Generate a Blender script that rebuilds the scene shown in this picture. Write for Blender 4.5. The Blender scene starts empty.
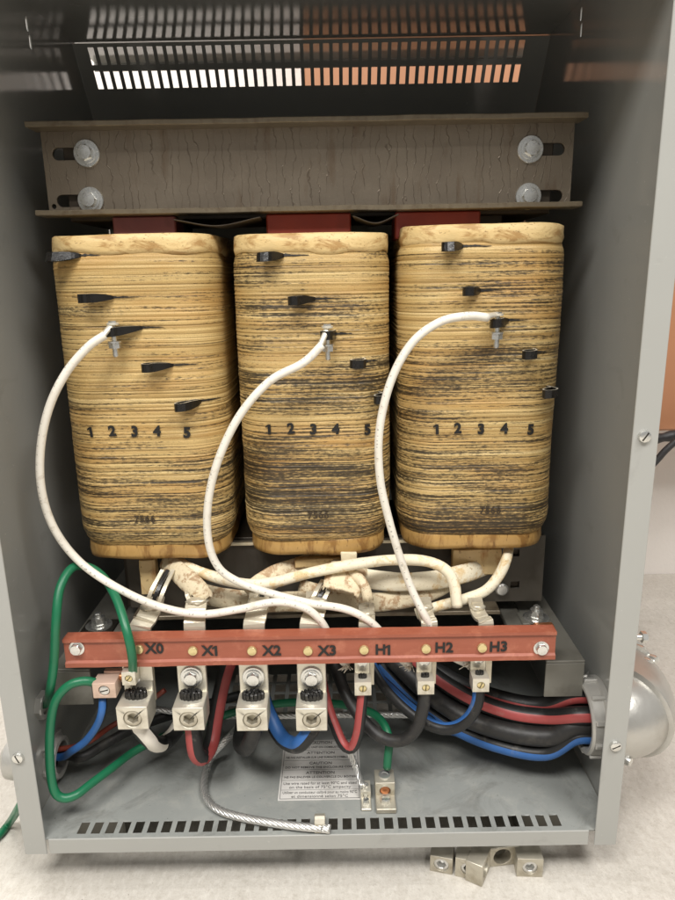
import bpy, bmesh, math, random
from mathutils import Vector, Matrix, noise

random.seed(7)
scene = bpy.context.scene
COL = scene.collection

# ------------------------------------------------------------------ camera
CAM = Vector((0.0271, -0.6222, 0.6215))
PITCH, YAW, ROLL = math.radians(14.433), math.radians(-0.043), math.radians(0.98)
FPX = 676.0                                     # focal length in pixels of the 675 x 900 picture
_fw = Vector((math.sin(YAW) * math.cos(PITCH), math.cos(YAW) * math.cos(PITCH), -math.sin(PITCH)))
_r0 = Vector((math.cos(YAW), -math.sin(YAW), 0))
_d0 = _fw.cross(_r0)
_rt = _r0 * math.cos(ROLL) + _d0 * math.sin(ROLL)
_dn = -_r0 * math.sin(ROLL) + _d0 * math.cos(ROLL)
cam_data = bpy.data.cameras.new('camera')
cam = bpy.data.objects.new('camera', cam_data)
COL.objects.link(cam)
m = Matrix.Identity(4)
for i in range(3):
    m[i][0], m[i][1], m[i][2], m[i][3] = _rt[i], -_dn[i], -_fw[i], CAM[i]
cam.matrix_world = m
cam_data.sensor_fit = 'VERTICAL'
cam_data.sensor_height = 36.0
cam_data.lens = 36.0 * FPX / 900.0
cam_data.clip_start = 0.01
cam_data.clip_end = 60
scene.camera = cam

# ------------------------------------------------------------------ light: two ceiling troffers, one added overhead lamp and the room's own bounce
world = bpy.data.worlds.new('World')
scene.world = world
world.use_nodes = True
wb = world.node_tree.nodes['Background']
wb.inputs[0].default_value = (1.0, 0.98, 0.95, 1)
wb.inputs[1].default_value = 0.32


def area(name, loc, target, sx, sy, watts, col=(1.0, 0.975, 0.94)):
    L = bpy.data.lights.new(name, 'AREA')
    L.shape = 'RECTANGLE'
    L.size, L.size_y, L.energy, L.color = sx, sy, watts, col
    o = bpy.data.objects.new(name, L)
    COL.objects.link(o)
    o.location = loc
    o.rotation_euler = (Vector(target) - Vector(loc)).to_track_quat('-Z', 'Y').to_euler()
    return o


area('overhead_lamp', (-0.55, -1.30, 2.35), (-0.55, -1.28, 0), 1.2, 0.6, 70)
area('overhead_lamp', (0.95, -1.00, 2.35), (0.95, -0.98, 0), 0.6, 1.2, 50)
area('overhead_lamp', (-0.55, 0.15, 2.35), (-0.55, 0.17, 0), 1.2, 0.5, 30)  # added lamp, no troffer: brightens the wall seen through the vent slots
scene.view_settings.view_transform = 'Standard'
scene.view_settings.look = 'None'
scene.view_settings.gamma = 1.0
scene.view_settings.exposure = 0.0
scene.view_settings.use_curve_mapping = False
scene.cycles.max_bounces = 8
scene.cycles.glossy_bounces = 5
scene.cycles.diffuse_bounces = 4


# ------------------------------------------------------------------ pixels to places
def _ray(px, py):
    return _rt * ((px - 337.5) / FPX) + _dn * ((py - 450.0) / FPX) + _fw


def P(px, py, Y):                                # the point at depth Y (a plane parallel to the open front)
    r = _ray(px, py)
    return CAM + r * ((Y - CAM.y) / r.y)


def PZ(px, py, z):                               # the point at height z
    r = _ray(px, py)
    return CAM + r * ((z - CAM.z) / r.z)


def PX(px, py, x):                               # the point on a side wall
    r = _ray(px, py)
    return CAM + r * ((x - CAM.x) / r.x)


# ------------------------------------------------------------------ object helpers
ORG = {}


def prop(o, label=None, cat=None, group=None, kind=None):
    if label: o['label'] = label
    if cat: o['category'] = cat
    if group: o['group'] = group
    if kind: o['kind'] = kind
    return o


def thing(name, loc, label, cat, group=None):
    o = bpy.data.objects.new(name, None)
    o.empty_display_size = 0.02
    COL.objects.link(o)
    o.location = loc
    ORG[o.name] = Vector(loc)
    return prop(o, label, cat, group)


def link_mesh(name, me, mat, parent=None, smooth=False, base=False):
    """me holds world coordinates; its origin is moved to the piece's centre (base: bottom centre)."""
    for mm in (mat if isinstance(mat, (list, tuple)) else [mat]):
        me.materials.append(mm)
    vs = me.vertices
    lo = Vector((min(v.co.x for v in vs), min(v.co.y for v in vs), min(v.co.z for v in vs)))
    hi = Vector((max(v.co.x for v in vs), max(v.co.y for v in vs), max(v.co.z for v in vs)))
    c = (lo + hi) / 2
    if parent is None or base:
        c.z = lo.z
    me.transform(Matrix.Translation(-c))
    if smooth:
        me.polygons.foreach_set('use_smooth', [True] * len(me.polygons))
    o = bpy.data.objects.new(name, me)
    COL.objects.link(o)
    ORG[o.name] = c
    if parent is not None:
        o.parent = parent
        o.location = c - ORG[parent.name]
    else:
        o.location = c
    return o


def bm_obj(name, bm, mat, parent=None, smooth=False):
    bmesh.ops.recalc_face_normals(bm, faces=bm.faces)
    me = bpy.data.meshes.new(name)
    bm.to_mesh(me)
    bm.free()
    return link_mesh(name, me, mat, parent, smooth)


def sharp(o, deg=35):
    """smooth shading that keeps edges sharper than deg hard"""
    bm = bmesh.new()
    bm.from_mesh(o.data)
    for f in bm.faces: f.smooth = True
    for e in bm.edges:
        if len(e.link_faces) == 2 and e.calc_face_angle(0) > math.radians(deg): e.smooth = False
    bm.to_mesh(o.data)
    bm.free()
    return o


def add_box(bm, lo, hi, bev=0.0, seg=1):
    lo, hi = Vector(lo), Vector(hi)
    r = bmesh.ops.create_cube(bm, size=1)
    vs = r['verts']
    for v in vs:
        v.co = Vector((lo[i] + (v.co[i] + .5) * (hi[i] - lo[i]) for i in range(3)))
    if bev:
        es = list({e for v in vs for e in v.link_edges})
        bmesh.ops.bevel(bm, geom=es, offset=bev, segments=seg, profile=.5, affect='EDGES')


def box(name, lo, hi, mat, parent=None, bev=0.001, seg=1):
    bm = bmesh.new()
    add_box(bm, lo, hi, bev, seg)
    return bm_obj(name, bm, mat, parent)


def frame_of(d):
    d = Vector(d).normalized()
    a = Vector((0, 0, 1)) if abs(d.z) < .9 else Vector((1, 0, 0))
    u = d.cross(a).normalized()
    return u, d.cross(u).normalized(), d


def add_lathe(bm, org, axis, prof, seg=24, hexed=None, close=True, rot=0.0):
    """prof: list of (radius, height along axis); entries in hexed (indices) are drawn as hexagons"""
    org = Vector(org)
    u, v, d = frame_of(axis)
    rings = []
    for k, (r, h) in enumerate(prof):
        ring = []
        for i in range(seg):
            a = 2 * math.pi * i / seg + rot
            rr = r
            if hexed and k in hexed:
                b = (a - rot) % (math.pi / 3) - math.pi / 6
                rr = r * math.cos(math.pi / 6) / math.cos(b)
            ring.append(bm.verts.new(org + d * h + (u * math.cos(a) + v * math.sin(a)) * rr))
        rings.append(ring)
    for a, b in zip(rings, rings[1:]):
        for i in range(seg):
            bm.faces.new((a[i], a[(i + 1) % seg], b[(i + 1) % seg], b[i]))
    if close:
        bm.faces.new(rings[0])
        bm.faces.new(rings[-1])


def lathe(name, org, axis, prof, mat, parent=None, seg=24, hexed=None, rot=0.0, deg=35):
    bm = bmesh.new()
    add_lathe(bm, org, axis, prof, seg, hexed, True, rot)
    return sharp(bm_obj(name, bm, mat, parent), deg)


def spline(pts, step=0.004):
    """Catmull-Rom through the points, resampled about every step metres"""
    pts = [Vector(p) for p in pts]
    q = [pts[0] * 2 - pts[1]] + pts + [pts[-1] * 2 - pts[-2]]
    out = []
    for i in range(1, len(q) - 2):
        a, b, c, d = q[i - 1], q[i], q[i + 1], q[i + 2]
        n = max(2, int((c - b).length / step))
        for k in range(n):
            t = k / n
            out.append(0.5 * ((2 * b) + (c - a) * t + (2 * a - 5 * b + 4 * c - d) * t * t + (3 * b - 3 * c + d - a) * t ** 3))
    out.append(pts[-1])
    return out


def add_tube(bm, pts, ra, rb=None, seg=14, ref=(0, -0.8, 0.6), caps=True, wob=0.0, uv=True, ends=None):
    """sweep; ra in the direction across ref, rb along ref (ellipse); angle 0 faces ref; uv = (angle, metres)"""
    rb = ra if rb is None else rb
    ref = Vector(ref).normalized()
    n = len(pts)
    lay = bm.loops.layers.uv.verify()
    rings, s = [], 0.0
    ss = []
    pn = None
    for i, p in enumerate(pts):
        t = (pts[min(i + 1, n - 1)] - pts[max(i - 1, 0)]).normalized()
        nn = ref - t * ref.dot(t)
        if nn.length < .25 and pn is not None:
            nn = pn - t * pn.dot(t)
        nn.normalize()
        pn = nn
        bb = t.cross(nn)
        if i: s += (p - pts[i - 1]).length
        ss.append(s)
        k = 1.0
        if callable(ra):
            k = ra(i / (n - 1))
        A = k if callable(ra) else ra
        B = rb(i / (n - 1)) if callable(rb) else rb
        ring = []
        for j in range(seg):
            a = 2 * math.pi * j / seg
            w = 1 + (wob * noise.noise(Vector((p.x * 40 + math.cos(a), p.y * 40 + math.sin(a), p.z * 40))) if wob else 0)
            ring.append(bm.verts.new(p + (nn * math.cos(a) * B + bb * math.sin(a) * A) * w))
        rings.append(ring)
    for i in range(n - 1):
        for j in range(seg):
            f = bm.faces.new((rings[i][j], rings[i][(j + 1) % seg], rings[i + 1][(j + 1) % seg], rings[i + 1][j]))
            f.smooth = True
            for l, (uu, vv) in zip(f.loops, ((j, i), (j + 1, i), (j + 1, i + 1), (j, i + 1))):
                l[lay].uv = (uu / seg, ss[vv])
    if caps:
        bm.faces.new(list(reversed(rings[0])))
        bm.faces.new(rings[-1])


def tube(name, pts, r, mat, parent=None, seg=14, step=0.004, **kw):
    bm = bmesh.new()
    add_tube(bm, spline(pts, step), r, seg=seg, **kw)
    return bm_obj(name, bm, mat, parent)


def hollow_sleeve(name, pts, a, b, mat, parent=None, ref=(0, -1, 0), wob=.12, seg=26, cut=0.004, arch=0.0):
    """flat cloth sleeve, open at both ends with a wall thickness and a ragged end"""
    bm = bmesh.new()
    sp = spline(pts, .004)
    add_tube(bm, sp, a, b, seg=seg, ref=ref, caps=False, wob=wob)
    me_v = [v for v in bm.verts]
    last = me_v[-seg:]
    t = (sp[-1] - sp[-2]).normalized()
    for j, v in enumerate(last):
        v.co += t * (math.sin(j * 1.3) * cut * .5 + random.uniform(-.3, .3) * cut - arch * math.cos(2 * math.pi * j / seg) ** 2)
    o = bm_obj(name, bm, mat, parent)
    md = o.modifiers.new('thick', 'SOLIDIFY')
    md.thickness = .0012
    return o


def add_ribbon(bm, pts, wdir, w, t):
    """flat bar swept along pts; wdir = width direction"""
    wdir = Vector(wdir).normalized()
    rings = []
    n = len(pts)
    for i, p in enumerate(pts):
        tg = (pts[min(i + 1, n - 1)] - pts[max(i - 1, 0)]).normalized()
        wd = (wdir - tg * wdir.dot(tg)).normalized()
        nn = tg.cross(wd)
        ww = w(i / (n - 1)) if callable(w) else w
        rings.append([bm.verts.new(p + wd * sx * ww / 2 + nn * sy * t / 2) for sx, sy in ((-1, -1), (1, -1), (1, 1), (-1, 1))])
    for a, b in zip(rings, rings[1:]):
        for j in range(4):
            bm.faces.new((a[j], a[(j + 1) % 4], b[(j + 1) % 4], b[j]))
    bm.faces.new(list(reversed(rings[0])))
    bm.faces.new(rings[-1])


def ribbon(name, pts, wdir, w, t, mat, parent=None, step=.003, bev=.0006):
    bm = bmesh.new()
    add_ribbon(bm, spline(pts, step), wdir, w, t)
    o = bm_obj(name, bm, mat, parent)
    if bev:
        md = o.modifiers.new('bev', 'BEVEL')
        md.width = bev
        md.segments = 1
        md.limit_method = 'ANGLE'
    return o


def curve_mesh(loops, extrude, bevel=0.0):
    cu = bpy.data.curves.new('c', 'CURVE')
    cu.dimensions = '2D'
    cu.fill_mode = 'BOTH'
    cu.extrude = extrude
    for L in loops:
        s = cu.splines.new('POLY')
        s.points.add(len(L) - 1)
        for q, (a, b) in zip(s.points, L): q.co = (a, b, 0, 1)
        s.use_cyclic_u = True
    ob = bpy.data.objects.new('c', cu)
    COL.objects.link(ob)
    me = bpy.data.meshes.new_from_object(ob.evaluated_get(bpy.context.evaluated_depsgraph_get()))
    bpy.data.objects.remove(ob)
    bpy.data.curves.remove(cu)
    return me


def plate(name, loops, thick, org, ex, ey, mat, parent=None):
    """sheet with real holes: loops[0] outline, others holes, in the plane org + a*ex + b*ey, centred on it"""
    me = curve_mesh(loops, thick / 2)
    ex, ey = Vector(ex).normalized(), Vector(ey).normalized()
    ez = ex.cross(ey)
    M = Matrix.Identity(4)
    for i in range(3):
        M[i][0], M[i][1], M[i][2], M[i][3] = ex[i], ey[i], ez[i], org[i]
    me.transform(M)
    bm = bmesh.new()
    bm.from_mesh(me)
    bmesh.ops.remove_doubles(bm, verts=bm.verts, dist=1e-6)
    bmesh.ops.recalc_face_normals(bm, faces=bm.faces)
    bm.to_mesh(me)
    bm.free()
    return link_mesh(name, me, mat, parent)


def circle(cx, cy, r, n=24):
    return [(cx + r * math.cos(2 * math.pi * i / n), cy + r * math.sin(2 * math.pi * i / n)) for i in range(n)]


def obround(cx, cy, hl, r, n=8):
    """slot along a: half length hl (to the centres of the ends), radius r"""
    out = []
    for i in range(n + 1):
        a = -math.pi / 2 + math.pi * i / n
        out.append((cx + hl + r * math.cos(a), cy + r * math.sin(a)))
    for i in range(n + 1):
        a = math.pi / 2 + math.pi * i / n
        out.append((cx - hl + r * math.cos(a), cy + r * math.sin(a)))
    return out


def rect(a0, b0, a1, b1):
    return [(a0, b0), (a1, b0), (a1, b1), (a0, b1)]


def one_mesh(size, x, thick, bold):
    b = .055 + bold / size
    L = [(-b, -.36), (b, -.36), (b, .36), (-b * .6, .36), (-.16 - b, .24), (-.16 - b, .12), (-b, .19)]
    me = curve_mesh([[(x + p * size, q * size) for p, q in L]], thick)
    return me


def text_mesh(s, size, thick=.0002, bold=0.0):
    if s == '1':
        return one_mesh(size, 0, thick, bold)
    if len(s) == 2 and s[1] == '1':
        a = text_mesh(s[0], size, thick, bold)
        b = one_mesh(size, size * .36, thick, bold)
        bm = bmesh.new()
        bm.from_mesh(a)
        bmesh.ops.translate(bm, verts=bm.verts, vec=(-size * .2, 0, 0))
        bm.from_mesh(b)
        me = bpy.data.meshes.new('t')
        bm.to_mesh(me)
        bm.free()
        return me
    return glyphs(s, size, thick, bold)


def glyphs(s, size, thick=.0002, bold=0.0):
    cu = bpy.data.curves.new('t', 'FONT')
    cu.body = s
    cu.size = size
    cu.align_x = 'CENTER'
    cu.align_y = 'CENTER'
    cu.extrude = thick
    cu.offset = bold
    cu.resolution_u = 3
    ob = bpy.data.objects.new('t', cu)
    COL.objects.link(ob)
    me = bpy.data.meshes.new_from_object(ob.evaluated_get(bpy.context.evaluated_depsgraph_get()))
    bpy.data.objects.remove(ob)
    bpy.data.curves.remove(cu)
    return me


def text_on(name, s, size, org, ex, ey, mat, parent, thick=.0002, bold=0.0):
    me = text_mesh(s, size, thick, bold)
    ex, ey = Vector(ex).normalized(), Vector(ey).normalized()
    ez = ex.cross(ey)
    M = Matrix.Identity(4)
    for i in range(3):
        M[i][0], M[i][1], M[i][2], M[i][3] = ex[i], ey[i], ez[i], org[i]
    me.transform(M)
    return link_mesh(name, me, mat, parent)


# ------------------------------------------------------------------ materials
def lin(*c):
    return tuple(((x / 255) / 12.92 if x / 255 <= .04045 else ((x / 255 + .055) / 1.055) ** 2.4) for x in c) + (1,)


class N:
    def __init__(self, name):
        self.mat = bpy.data.materials.new(name)
        self.mat.use_nodes = True
        self.t = self.mat.node_tree
        self.b = self.t.nodes['Principled BSDF']

    def n(self, typ, **kw):
        o = self.t.nodes.new(typ)
        for k, v in kw.items():
            if k[0] == 'i' and k[1:].isdigit(): o.inputs[int(k[1:])].default_value = v
            elif k in o.inputs: o.inputs[k].default_value = v
            else: setattr(o, k, v)
        return o

    def l(self, a, b):
        self.t.links.new(a, b)

    def coords(self, kind='Object', scale=(1, 1, 1), loc=(0, 0, 0)):
        c = self.n('ShaderNodeTexCoord')
        mp = self.n('ShaderNodeMapping')
        mp.inputs['Scale'].default_value = scale
        mp.inputs['Location'].default_value = loc
        self.l(c.outputs[kind], mp.inputs[0])
        return mp.outputs[0]

    def noise(self, vec, scale, detail=3, rough=.55, dist=0.0):
        o = self.n('ShaderNodeTexNoise')
        o.inputs['Scale'].default_value = scale
        o.inputs['Detail'].default_value = detail
        o.inputs['Roughness'].default_value = rough
        o.inputs['Distortion'].default_value = dist
        self.l(vec, o.inputs['Vector'])
        return o.outputs['Fac']

    def ramp(self, fac, stops):
        o = self.n('ShaderNodeValToRGB')
        e = o.color_ramp.elements
        while len(e) < len(stops): e.new(.5)
        for q, (p, c) in zip(e, stops):
            q.position = p
            q.color = c if len(c) == 4 else (*c, 1)
        self.l(fac, o.inputs[0])
        return o.outputs[0]

    def mix(self, fac, a, b, mode='MIX'):
        o = self.n('ShaderNodeMix')
        o.data_type = 'RGBA'
        o.blend_type = mode
        for s, x in ((0, fac), (6, a), (7, b)):
            if hasattr(x, 'links'): self.l(x, o.inputs[s])
            else: o.inputs[s].default_value = x
        return o.outputs[2]

    def math(self, op, a, b=0.0, c=None):
        o = self.n('ShaderNodeMath')
        o.operation = op
        for s, x in enumerate((a, b) if c is None else (a, b, c)):
            if hasattr(x, 'links'): self.l(x, o.inputs[s])
            else: o.inputs[s].default_value = x
        return o.outputs[0]

    def bump(self, h, dist=.001, strength=.5, prev=None):
        o = self.n('ShaderNodeBump')
        o.inputs['Distance'].default_value = dist
        o.inputs['Strength'].default_value = strength
        self.l(h, o.inputs['Height'])
        if prev is not None: self.l(prev, o.inputs['Normal'])
        self.l(o.outputs[0], self.b.inputs['Normal'])
        return o.outputs[0]

    def set(self, col=None, rough=None, metal=None, spec=None, coat=None):
        for k, v in (('Base Color', col), ('Roughness', rough), ('Metallic', metal), ('Specular IOR Level', spec), ('Coat Weight', coat)):
            if v is None: continue
            if hasattr(v, 'links'): self.l(v, self.b.inputs[k])
            else: self.b.inputs[k].default_value = v
        return self


def W(v): return (v, v, v, 1)


def simple(name, c, rough=.5, metal=0.0, var=.12, scale=60, bump=0.0, dirt=None, spec=None):
    """one colour with uneven tone, optional blotches of dirt, uneven gloss"""
    k = N(name)
    v = k.coords('Object')
    f = k.noise(v, scale, 4)
    col = k.mix(f, tuple(x * (1 - var) for x in c[:3]) + (1,), tuple(min(1, x * (1 + var)) for x in c[:3]) + (1,))
    if dirt:
        g = k.ramp(k.noise(v, scale * .35, 6, .65, .4), [(.52, W(0)), (.68, W(1))])
        col = k.mix(k.math('MULTIPLY', g, dirt[1]), col, dirt[0])
    k.set(col, k.math('MULTIPLY_ADD', k.noise(v, scale * .6, 3), .25, rough - .125), metal, spec)
    if bump: k.bump(k.noise(v, scale * 2.5, 3), bump, .6)
    return k.mat


def make_grey(name, c, rough):
    k = N(name)
    v = k.coords('Object')
    big = k.noise(v, 5, 4, .6)
    col = k.mix(big, tuple(x * .93 for x in c[:3]) + (1,), tuple(x * 1.05 for x in c[:3]) + (1,))
    sc = k.ramp(k.noise(k.coords('Object', (22, 22, 240)), 1.0, 6, .75, .3), [(.66, W(0)), (.71, W(1))])
    sp = k.ramp(k.noise(k.coords('Object', (1, 1, 1), (4, 4, 4)), 190, 3, .6), [(.71, W(0)), (.75, W(1))])
    col = k.mix(k.math('MULTIPLY', k.math('MAXIMUM', sc, sp), .30), col, lin(200, 200, 192))
    sm = k.ramp(k.noise(v, 22, 6, .65, .6), [(.60, W(0)), (.75, W(1))])
    col = k.mix(k.math('MULTIPLY', sm, .16), col, lin(88, 84, 74))
    k.set(col, k.math('MULTIPLY_ADD', k.noise(v, 30, 5, .7), .14, rough - .05))
    b1 = k.bump(k.noise(v, 5.5, 2), .004, .22)
    k.bump(k.noise(v, 900, 2), .0002, .12, b1)
    return k.mat


MG = make_grey('grey_enamel', lin(146, 146, 141), .07)
MGF = make_grey('grey_enamel_front', lin(162, 162, 157), .32)


def make_pan():
    k = N('grey_pan_dusty')
    v = k.coords('Object')
    col = k.mix(k.noise(v, 9, 5, .65), lin(126, 129, 126), lin(152, 154, 150))
    d = k.ramp(k.noise(v, 34, 7, .7, .5), [(.5, W(0)), (.72, W(1))])
    col = k.mix(k.math('MULTIPLY', d, .35), col, lin(176, 174, 165))
    sm = k.ramp(k.noise(k.coords('Object', (1, 1, 1), (1, 5, 2)), 13, 7, .72, .8), [(.52, W(0)), (.66, W(1))])
    col = k.mix(k.math('MULTIPLY', sm, .42), col, lin(84, 82, 76))
    s = k.ramp(k.noise(k.coords('Object', (1, 1, 1), (3, 1, 2)), 240, 3, .6), [(.70, W(0)), (.74, W(1))])
    col = k.mix(k.math('MULTIPLY', s, .6), col, lin(60, 58, 54))
    k.set(col, k.math('MULTIPLY_ADD', k.noise(v, 25, 5), .3, .22))
    k.bump(k.noise(v, 300, 3), .0002, .3)
    return k.mat


MPAN = make_pan()


def make_clamp():
    """varnished steel with runs of thick varnish down the web"""
    k = N('varnished_steel')
    o = k.coords('Object')
    sx = k.n('ShaderNodeSeparateXYZ')
    k.l(o, sx.inputs[0])
    wob = k.noise(k.coords('Object', (42, 1, 30)), 1.0, 3, .6)
    run = k.math('MULTIPLY_ADD', wob, 2.6, k.math('MULTIPLY', sx.outputs[0], 105))
    fr = k.math('ABSOLUTE', k.math('SUBTRACT', k.math('FRACT', run), .5))
    rid = k.ramp(fr, [(.0, W(1)), (.028, W(.8)), (.07, W(0))])
    cv = k.n('ShaderNodeCombineXYZ')
    k.l(k.math('MULTIPLY', k.math('FLOOR', run), 7.3), cv.inputs[0])
    k.l(k.math('MULTIPLY', sx.outputs[2], 24), cv.inputs[2])
    rid = k.math('MULTIPLY', rid, k.ramp(k.noise(cv.outputs[0], 1.0, 2), [(.40, W(.12)), (.54, W(1))]))
    where = k.ramp(k.noise(k.coords('Object', (14, 14, 20)), 1, 3), [(.30, W(.25)), (.48, W(1))])
    rid = k.math('MULTIPLY', rid, where)
    col = k.mix(k.noise(o, 16, 5, .65), lin(110, 99, 86), lin(140, 129, 113))
    rust = k.ramp(k.noise(k.coords('Object', (60, 60, 12)), 1, 5, .6), [(.56, W(0)), (.74, W(1))])
    col = k.mix(k.math('MULTIPLY', rust, .45), col, lin(92, 66, 38))
    col = k.mix(k.math('MULTIPLY', rid, .46), col, lin(56, 44, 32))
    sp = k.ramp(k.noise(o, 420, 2), [(.66, W(0)), (.72, W(1))])
    col = k.mix(k.math('MULTIPLY', sp, .3), col, lin(150, 142, 126))
    k.set(col, k.math('MULTIPLY_ADD', k.noise(o, 50, 4), .22, .24), .5)
    b = k.bump(rid, .0005, .5)
    k.bump(k.noise(o, 500, 3), .0003, .5, b)
    return k.mat


MCL = make_clamp()


def make_lip():
    k = N('clamp_edge_steel')
    v = k.coords('Object', (1, 1, 1))
    col = k.mix(k.noise(v, 40, 5, .7), lin(92, 82, 66), lin(124, 113, 94))
    col = k.mix(k.math('MULTIPLY', k.ramp(k.noise(v, 90, 5, .7), [(.5, W(0)), (.7, W(1))]), .5), col, lin(70, 52, 34))
    k.set(col, .4, .35)
    k.bump(k.noise(v, 300, 3), .0004, .5)
    return k.mat


MLIP = make_lip()
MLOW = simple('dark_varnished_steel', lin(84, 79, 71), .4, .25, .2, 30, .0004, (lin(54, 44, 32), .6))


def make_winding(seed, dark, warm):
    """glass-cloth tape over the turns; uv = metres round the coil, metres up"""
    k = N('winding_tape')
    L = (seed * 3.7, seed * 1.9, seed)
    tone = k.noise(k.coords('UV', (1.2, 120, 1), L), 1, 4, .65)
    col = k.ramp(tone, [(.26, lin(140, 112, 66)), (.42, lin(184, 154, 98)), (.56, lin(204, 177, 120)), (.74, lin(225, 202, 150))])
    fine = k.noise(k.coords('UV', (7, 760, 1), L), 1, 3, .65)
    col = k.mix(k.math('MULTIPLY', k.ramp(fine, [(.40, W(1)), (.54, W(0))]), .42), col, lin(138, 106, 58))
    stip = k.noise(k.coords('UV', (620, 800, 1), L), 1, 2, .6)
    col = k.mix(k.math('MULTIPLY', k.ramp(stip, [(.40, W(1)), (.55, W(0))]), .22), col, lin(128, 98, 54))
    # amber patches of pooled varnish
    amb = k.ramp(k.noise(k.coords('UV', (6, 26, 1), L), 1, 4, .6), [(.46, W(0)), (.72, W(1))])
    col = k.mix(k.math('MULTIPLY', amb, .55), col, lin(*warm))
    # soot black varnish: thin level strokes gathered into smudges, more of them low down
    uvn = k.n('ShaderNodeUVMap')
    sep = k.n('ShaderNodeSeparateXYZ')
    k.l(uvn.outputs[0], sep.inputs[0])
    low = k.n('ShaderNodeMapRange')
    low.inputs[1].default_value, low.inputs[2].default_value = .32, .60
    low.inputs[3].default_value, low.inputs[4].default_value = dark + .062, dark - .055
    k.l(sep.outputs[1], low.inputs[0])
    patch = k.noise(k.coords('UV', (3.6, 17, 1), L), 1, 5, .68)
    band = k.noise(k.coords('UV', (1.2, 70, 1), (seed, 2, 0)), 1, 3, .6)
    st = k.noise(k.coords('UV', (7, 470, 1), L), 1, 5, .7)
    grit = k.noise(k.coords('UV', (160, 520, 1), L), 1, 3, .7)
    m1 = k.math('MULTIPLY_ADD', k.math('SUBTRACT', patch, .5), .72, st)
    m1 = k.math('MULTIPLY_ADD', k.math('SUBTRACT', band, .5), .42, m1)
    m1 = k.math('MULTIPLY_ADD', k.math('SUBTRACT', grit, .5), .55, m1)
    m1 = k.math('ADD', m1, low.outputs[0])
    ink = k.ramp(m1, [(.56, W(0)), (.63, W(.72)), (.74, W(.95))])
    # a few long thin dark lines right round the coil
    thin = k.noise(k.coords('UV', (.9, 300, 1), (seed, 5, 0)), 1, 2, .5)
    thin = k.ramp(k.math('MULTIPLY_ADD', k.math('SUBTRACT', grit, .5), .15, thin), [(.66, W(0)), (.70, W(.85))])
    ink = k.math('MAXIMUM', ink, thin)
    col = k.mix(ink, col, lin(36, 31, 26))
    k.set(col, k.math('MULTIPLY_ADD', ink, -.12, .50), 0, .4)
    h = k.math('ADD', k.math('MULTIPLY', fine, .8), k.math('MULTIPLY', stip, .5))
    k.bump(h, .0007, .7)
    return k.mat


def make_paper(name, c1, c2, stain, amt=.5, rough=.5, scale=1.0, stretch=(1, 1, 1)):
    k = N(name)
    o = k.coords('Object', stretch)
    col = k.mix(k.noise(o, 22 * scale, 5, .6), c1, c2)
    g = k.ramp(k.noise(o, 38 * scale, 6, .68, .5), [(.5, W(0)), (.60, W(1))])
    col = k.mix(k.math('MULTIPLY', g, amt), col, stain)
    s = k.ramp(k.noise(o, 260 * scale, 3, .6), [(.63, W(0)), (.7, W(1))])
    col = k.mix(k.math('MULTIPLY', s, amt), col, tuple(x * .5 for x in stain[:3]) + (1,))
    k.set(col, rough, 0, .4)
    k.bump(k.noise(o, 160 * scale, 4), .0009, .6)
    return k.mat


MCOLT = make_paper('collar_paper', lin(196, 164, 106), lin(226, 202, 150), lin(150, 106, 50), .7, .5, 1, (.8, .8, 2))
MCOLB = make_paper('collar_honey', lin(152, 116, 64), lin(190, 154, 94), lin(114, 76, 34), .7, .3, 1, (1.2, 1.2, .35))
MSLV = make_paper('cream_sleeve', lin(224, 213, 184), lin(240, 232, 210), lin(198, 160, 88), .62, .6, 1.2)
MSLD = make_paper('dirty_sleeve', lin(206, 188, 152), lin(232, 220, 192), lin(144, 100, 54), .7, .65, 2.0)
MCARD = make_paper('varnished_card', lin(206, 172, 112), lin(232, 210, 164), lin(168, 104, 38), .7, .4, .8, (1, 1, .5))
MBOARD = make_paper('press_board', lin(214, 200, 166), lin(232, 222, 194), lin(166, 128, 74), .35, .6)
def make_sleeving():
    k = N('white_glass_sleeving')
    o = k.coords('Object')
    col = k.mix(k.noise(o, 60, 5, .65), lin(214, 207, 192), lin(236, 231, 220))
    g = k.ramp(k.noise(o, 85, 6, .7, .6), [(.56, W(0)), (.68, W(1))])
    col = k.mix(k.math('MULTIPLY', g, .4), col, lin(160, 142, 114))
    dash = k.ramp(k.noise(k.coords('UV', (3.2, 330, 1)), 1, 1), [(.60, W(0)), (.63, W(1))])
    row = k.n('ShaderNodeSeparateXYZ')
    k.l(k.coords('UV'), row.inputs[0])
    inrow = k.math('LESS_THAN', k.math('ABSOLUTE', k.math('SUBTRACT', row.outputs[0], .06)), .035)
    col = k.mix(k.math('MULTIPLY', k.math('MULTIPLY', dash, inrow), .5), col, lin(96, 92, 86))
    k.set(col, .5)
    k.bump(k.noise(k.coords('UV', (60, 2400, 1)), 1, 2), .0003, .5)
    return k.mat


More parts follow.
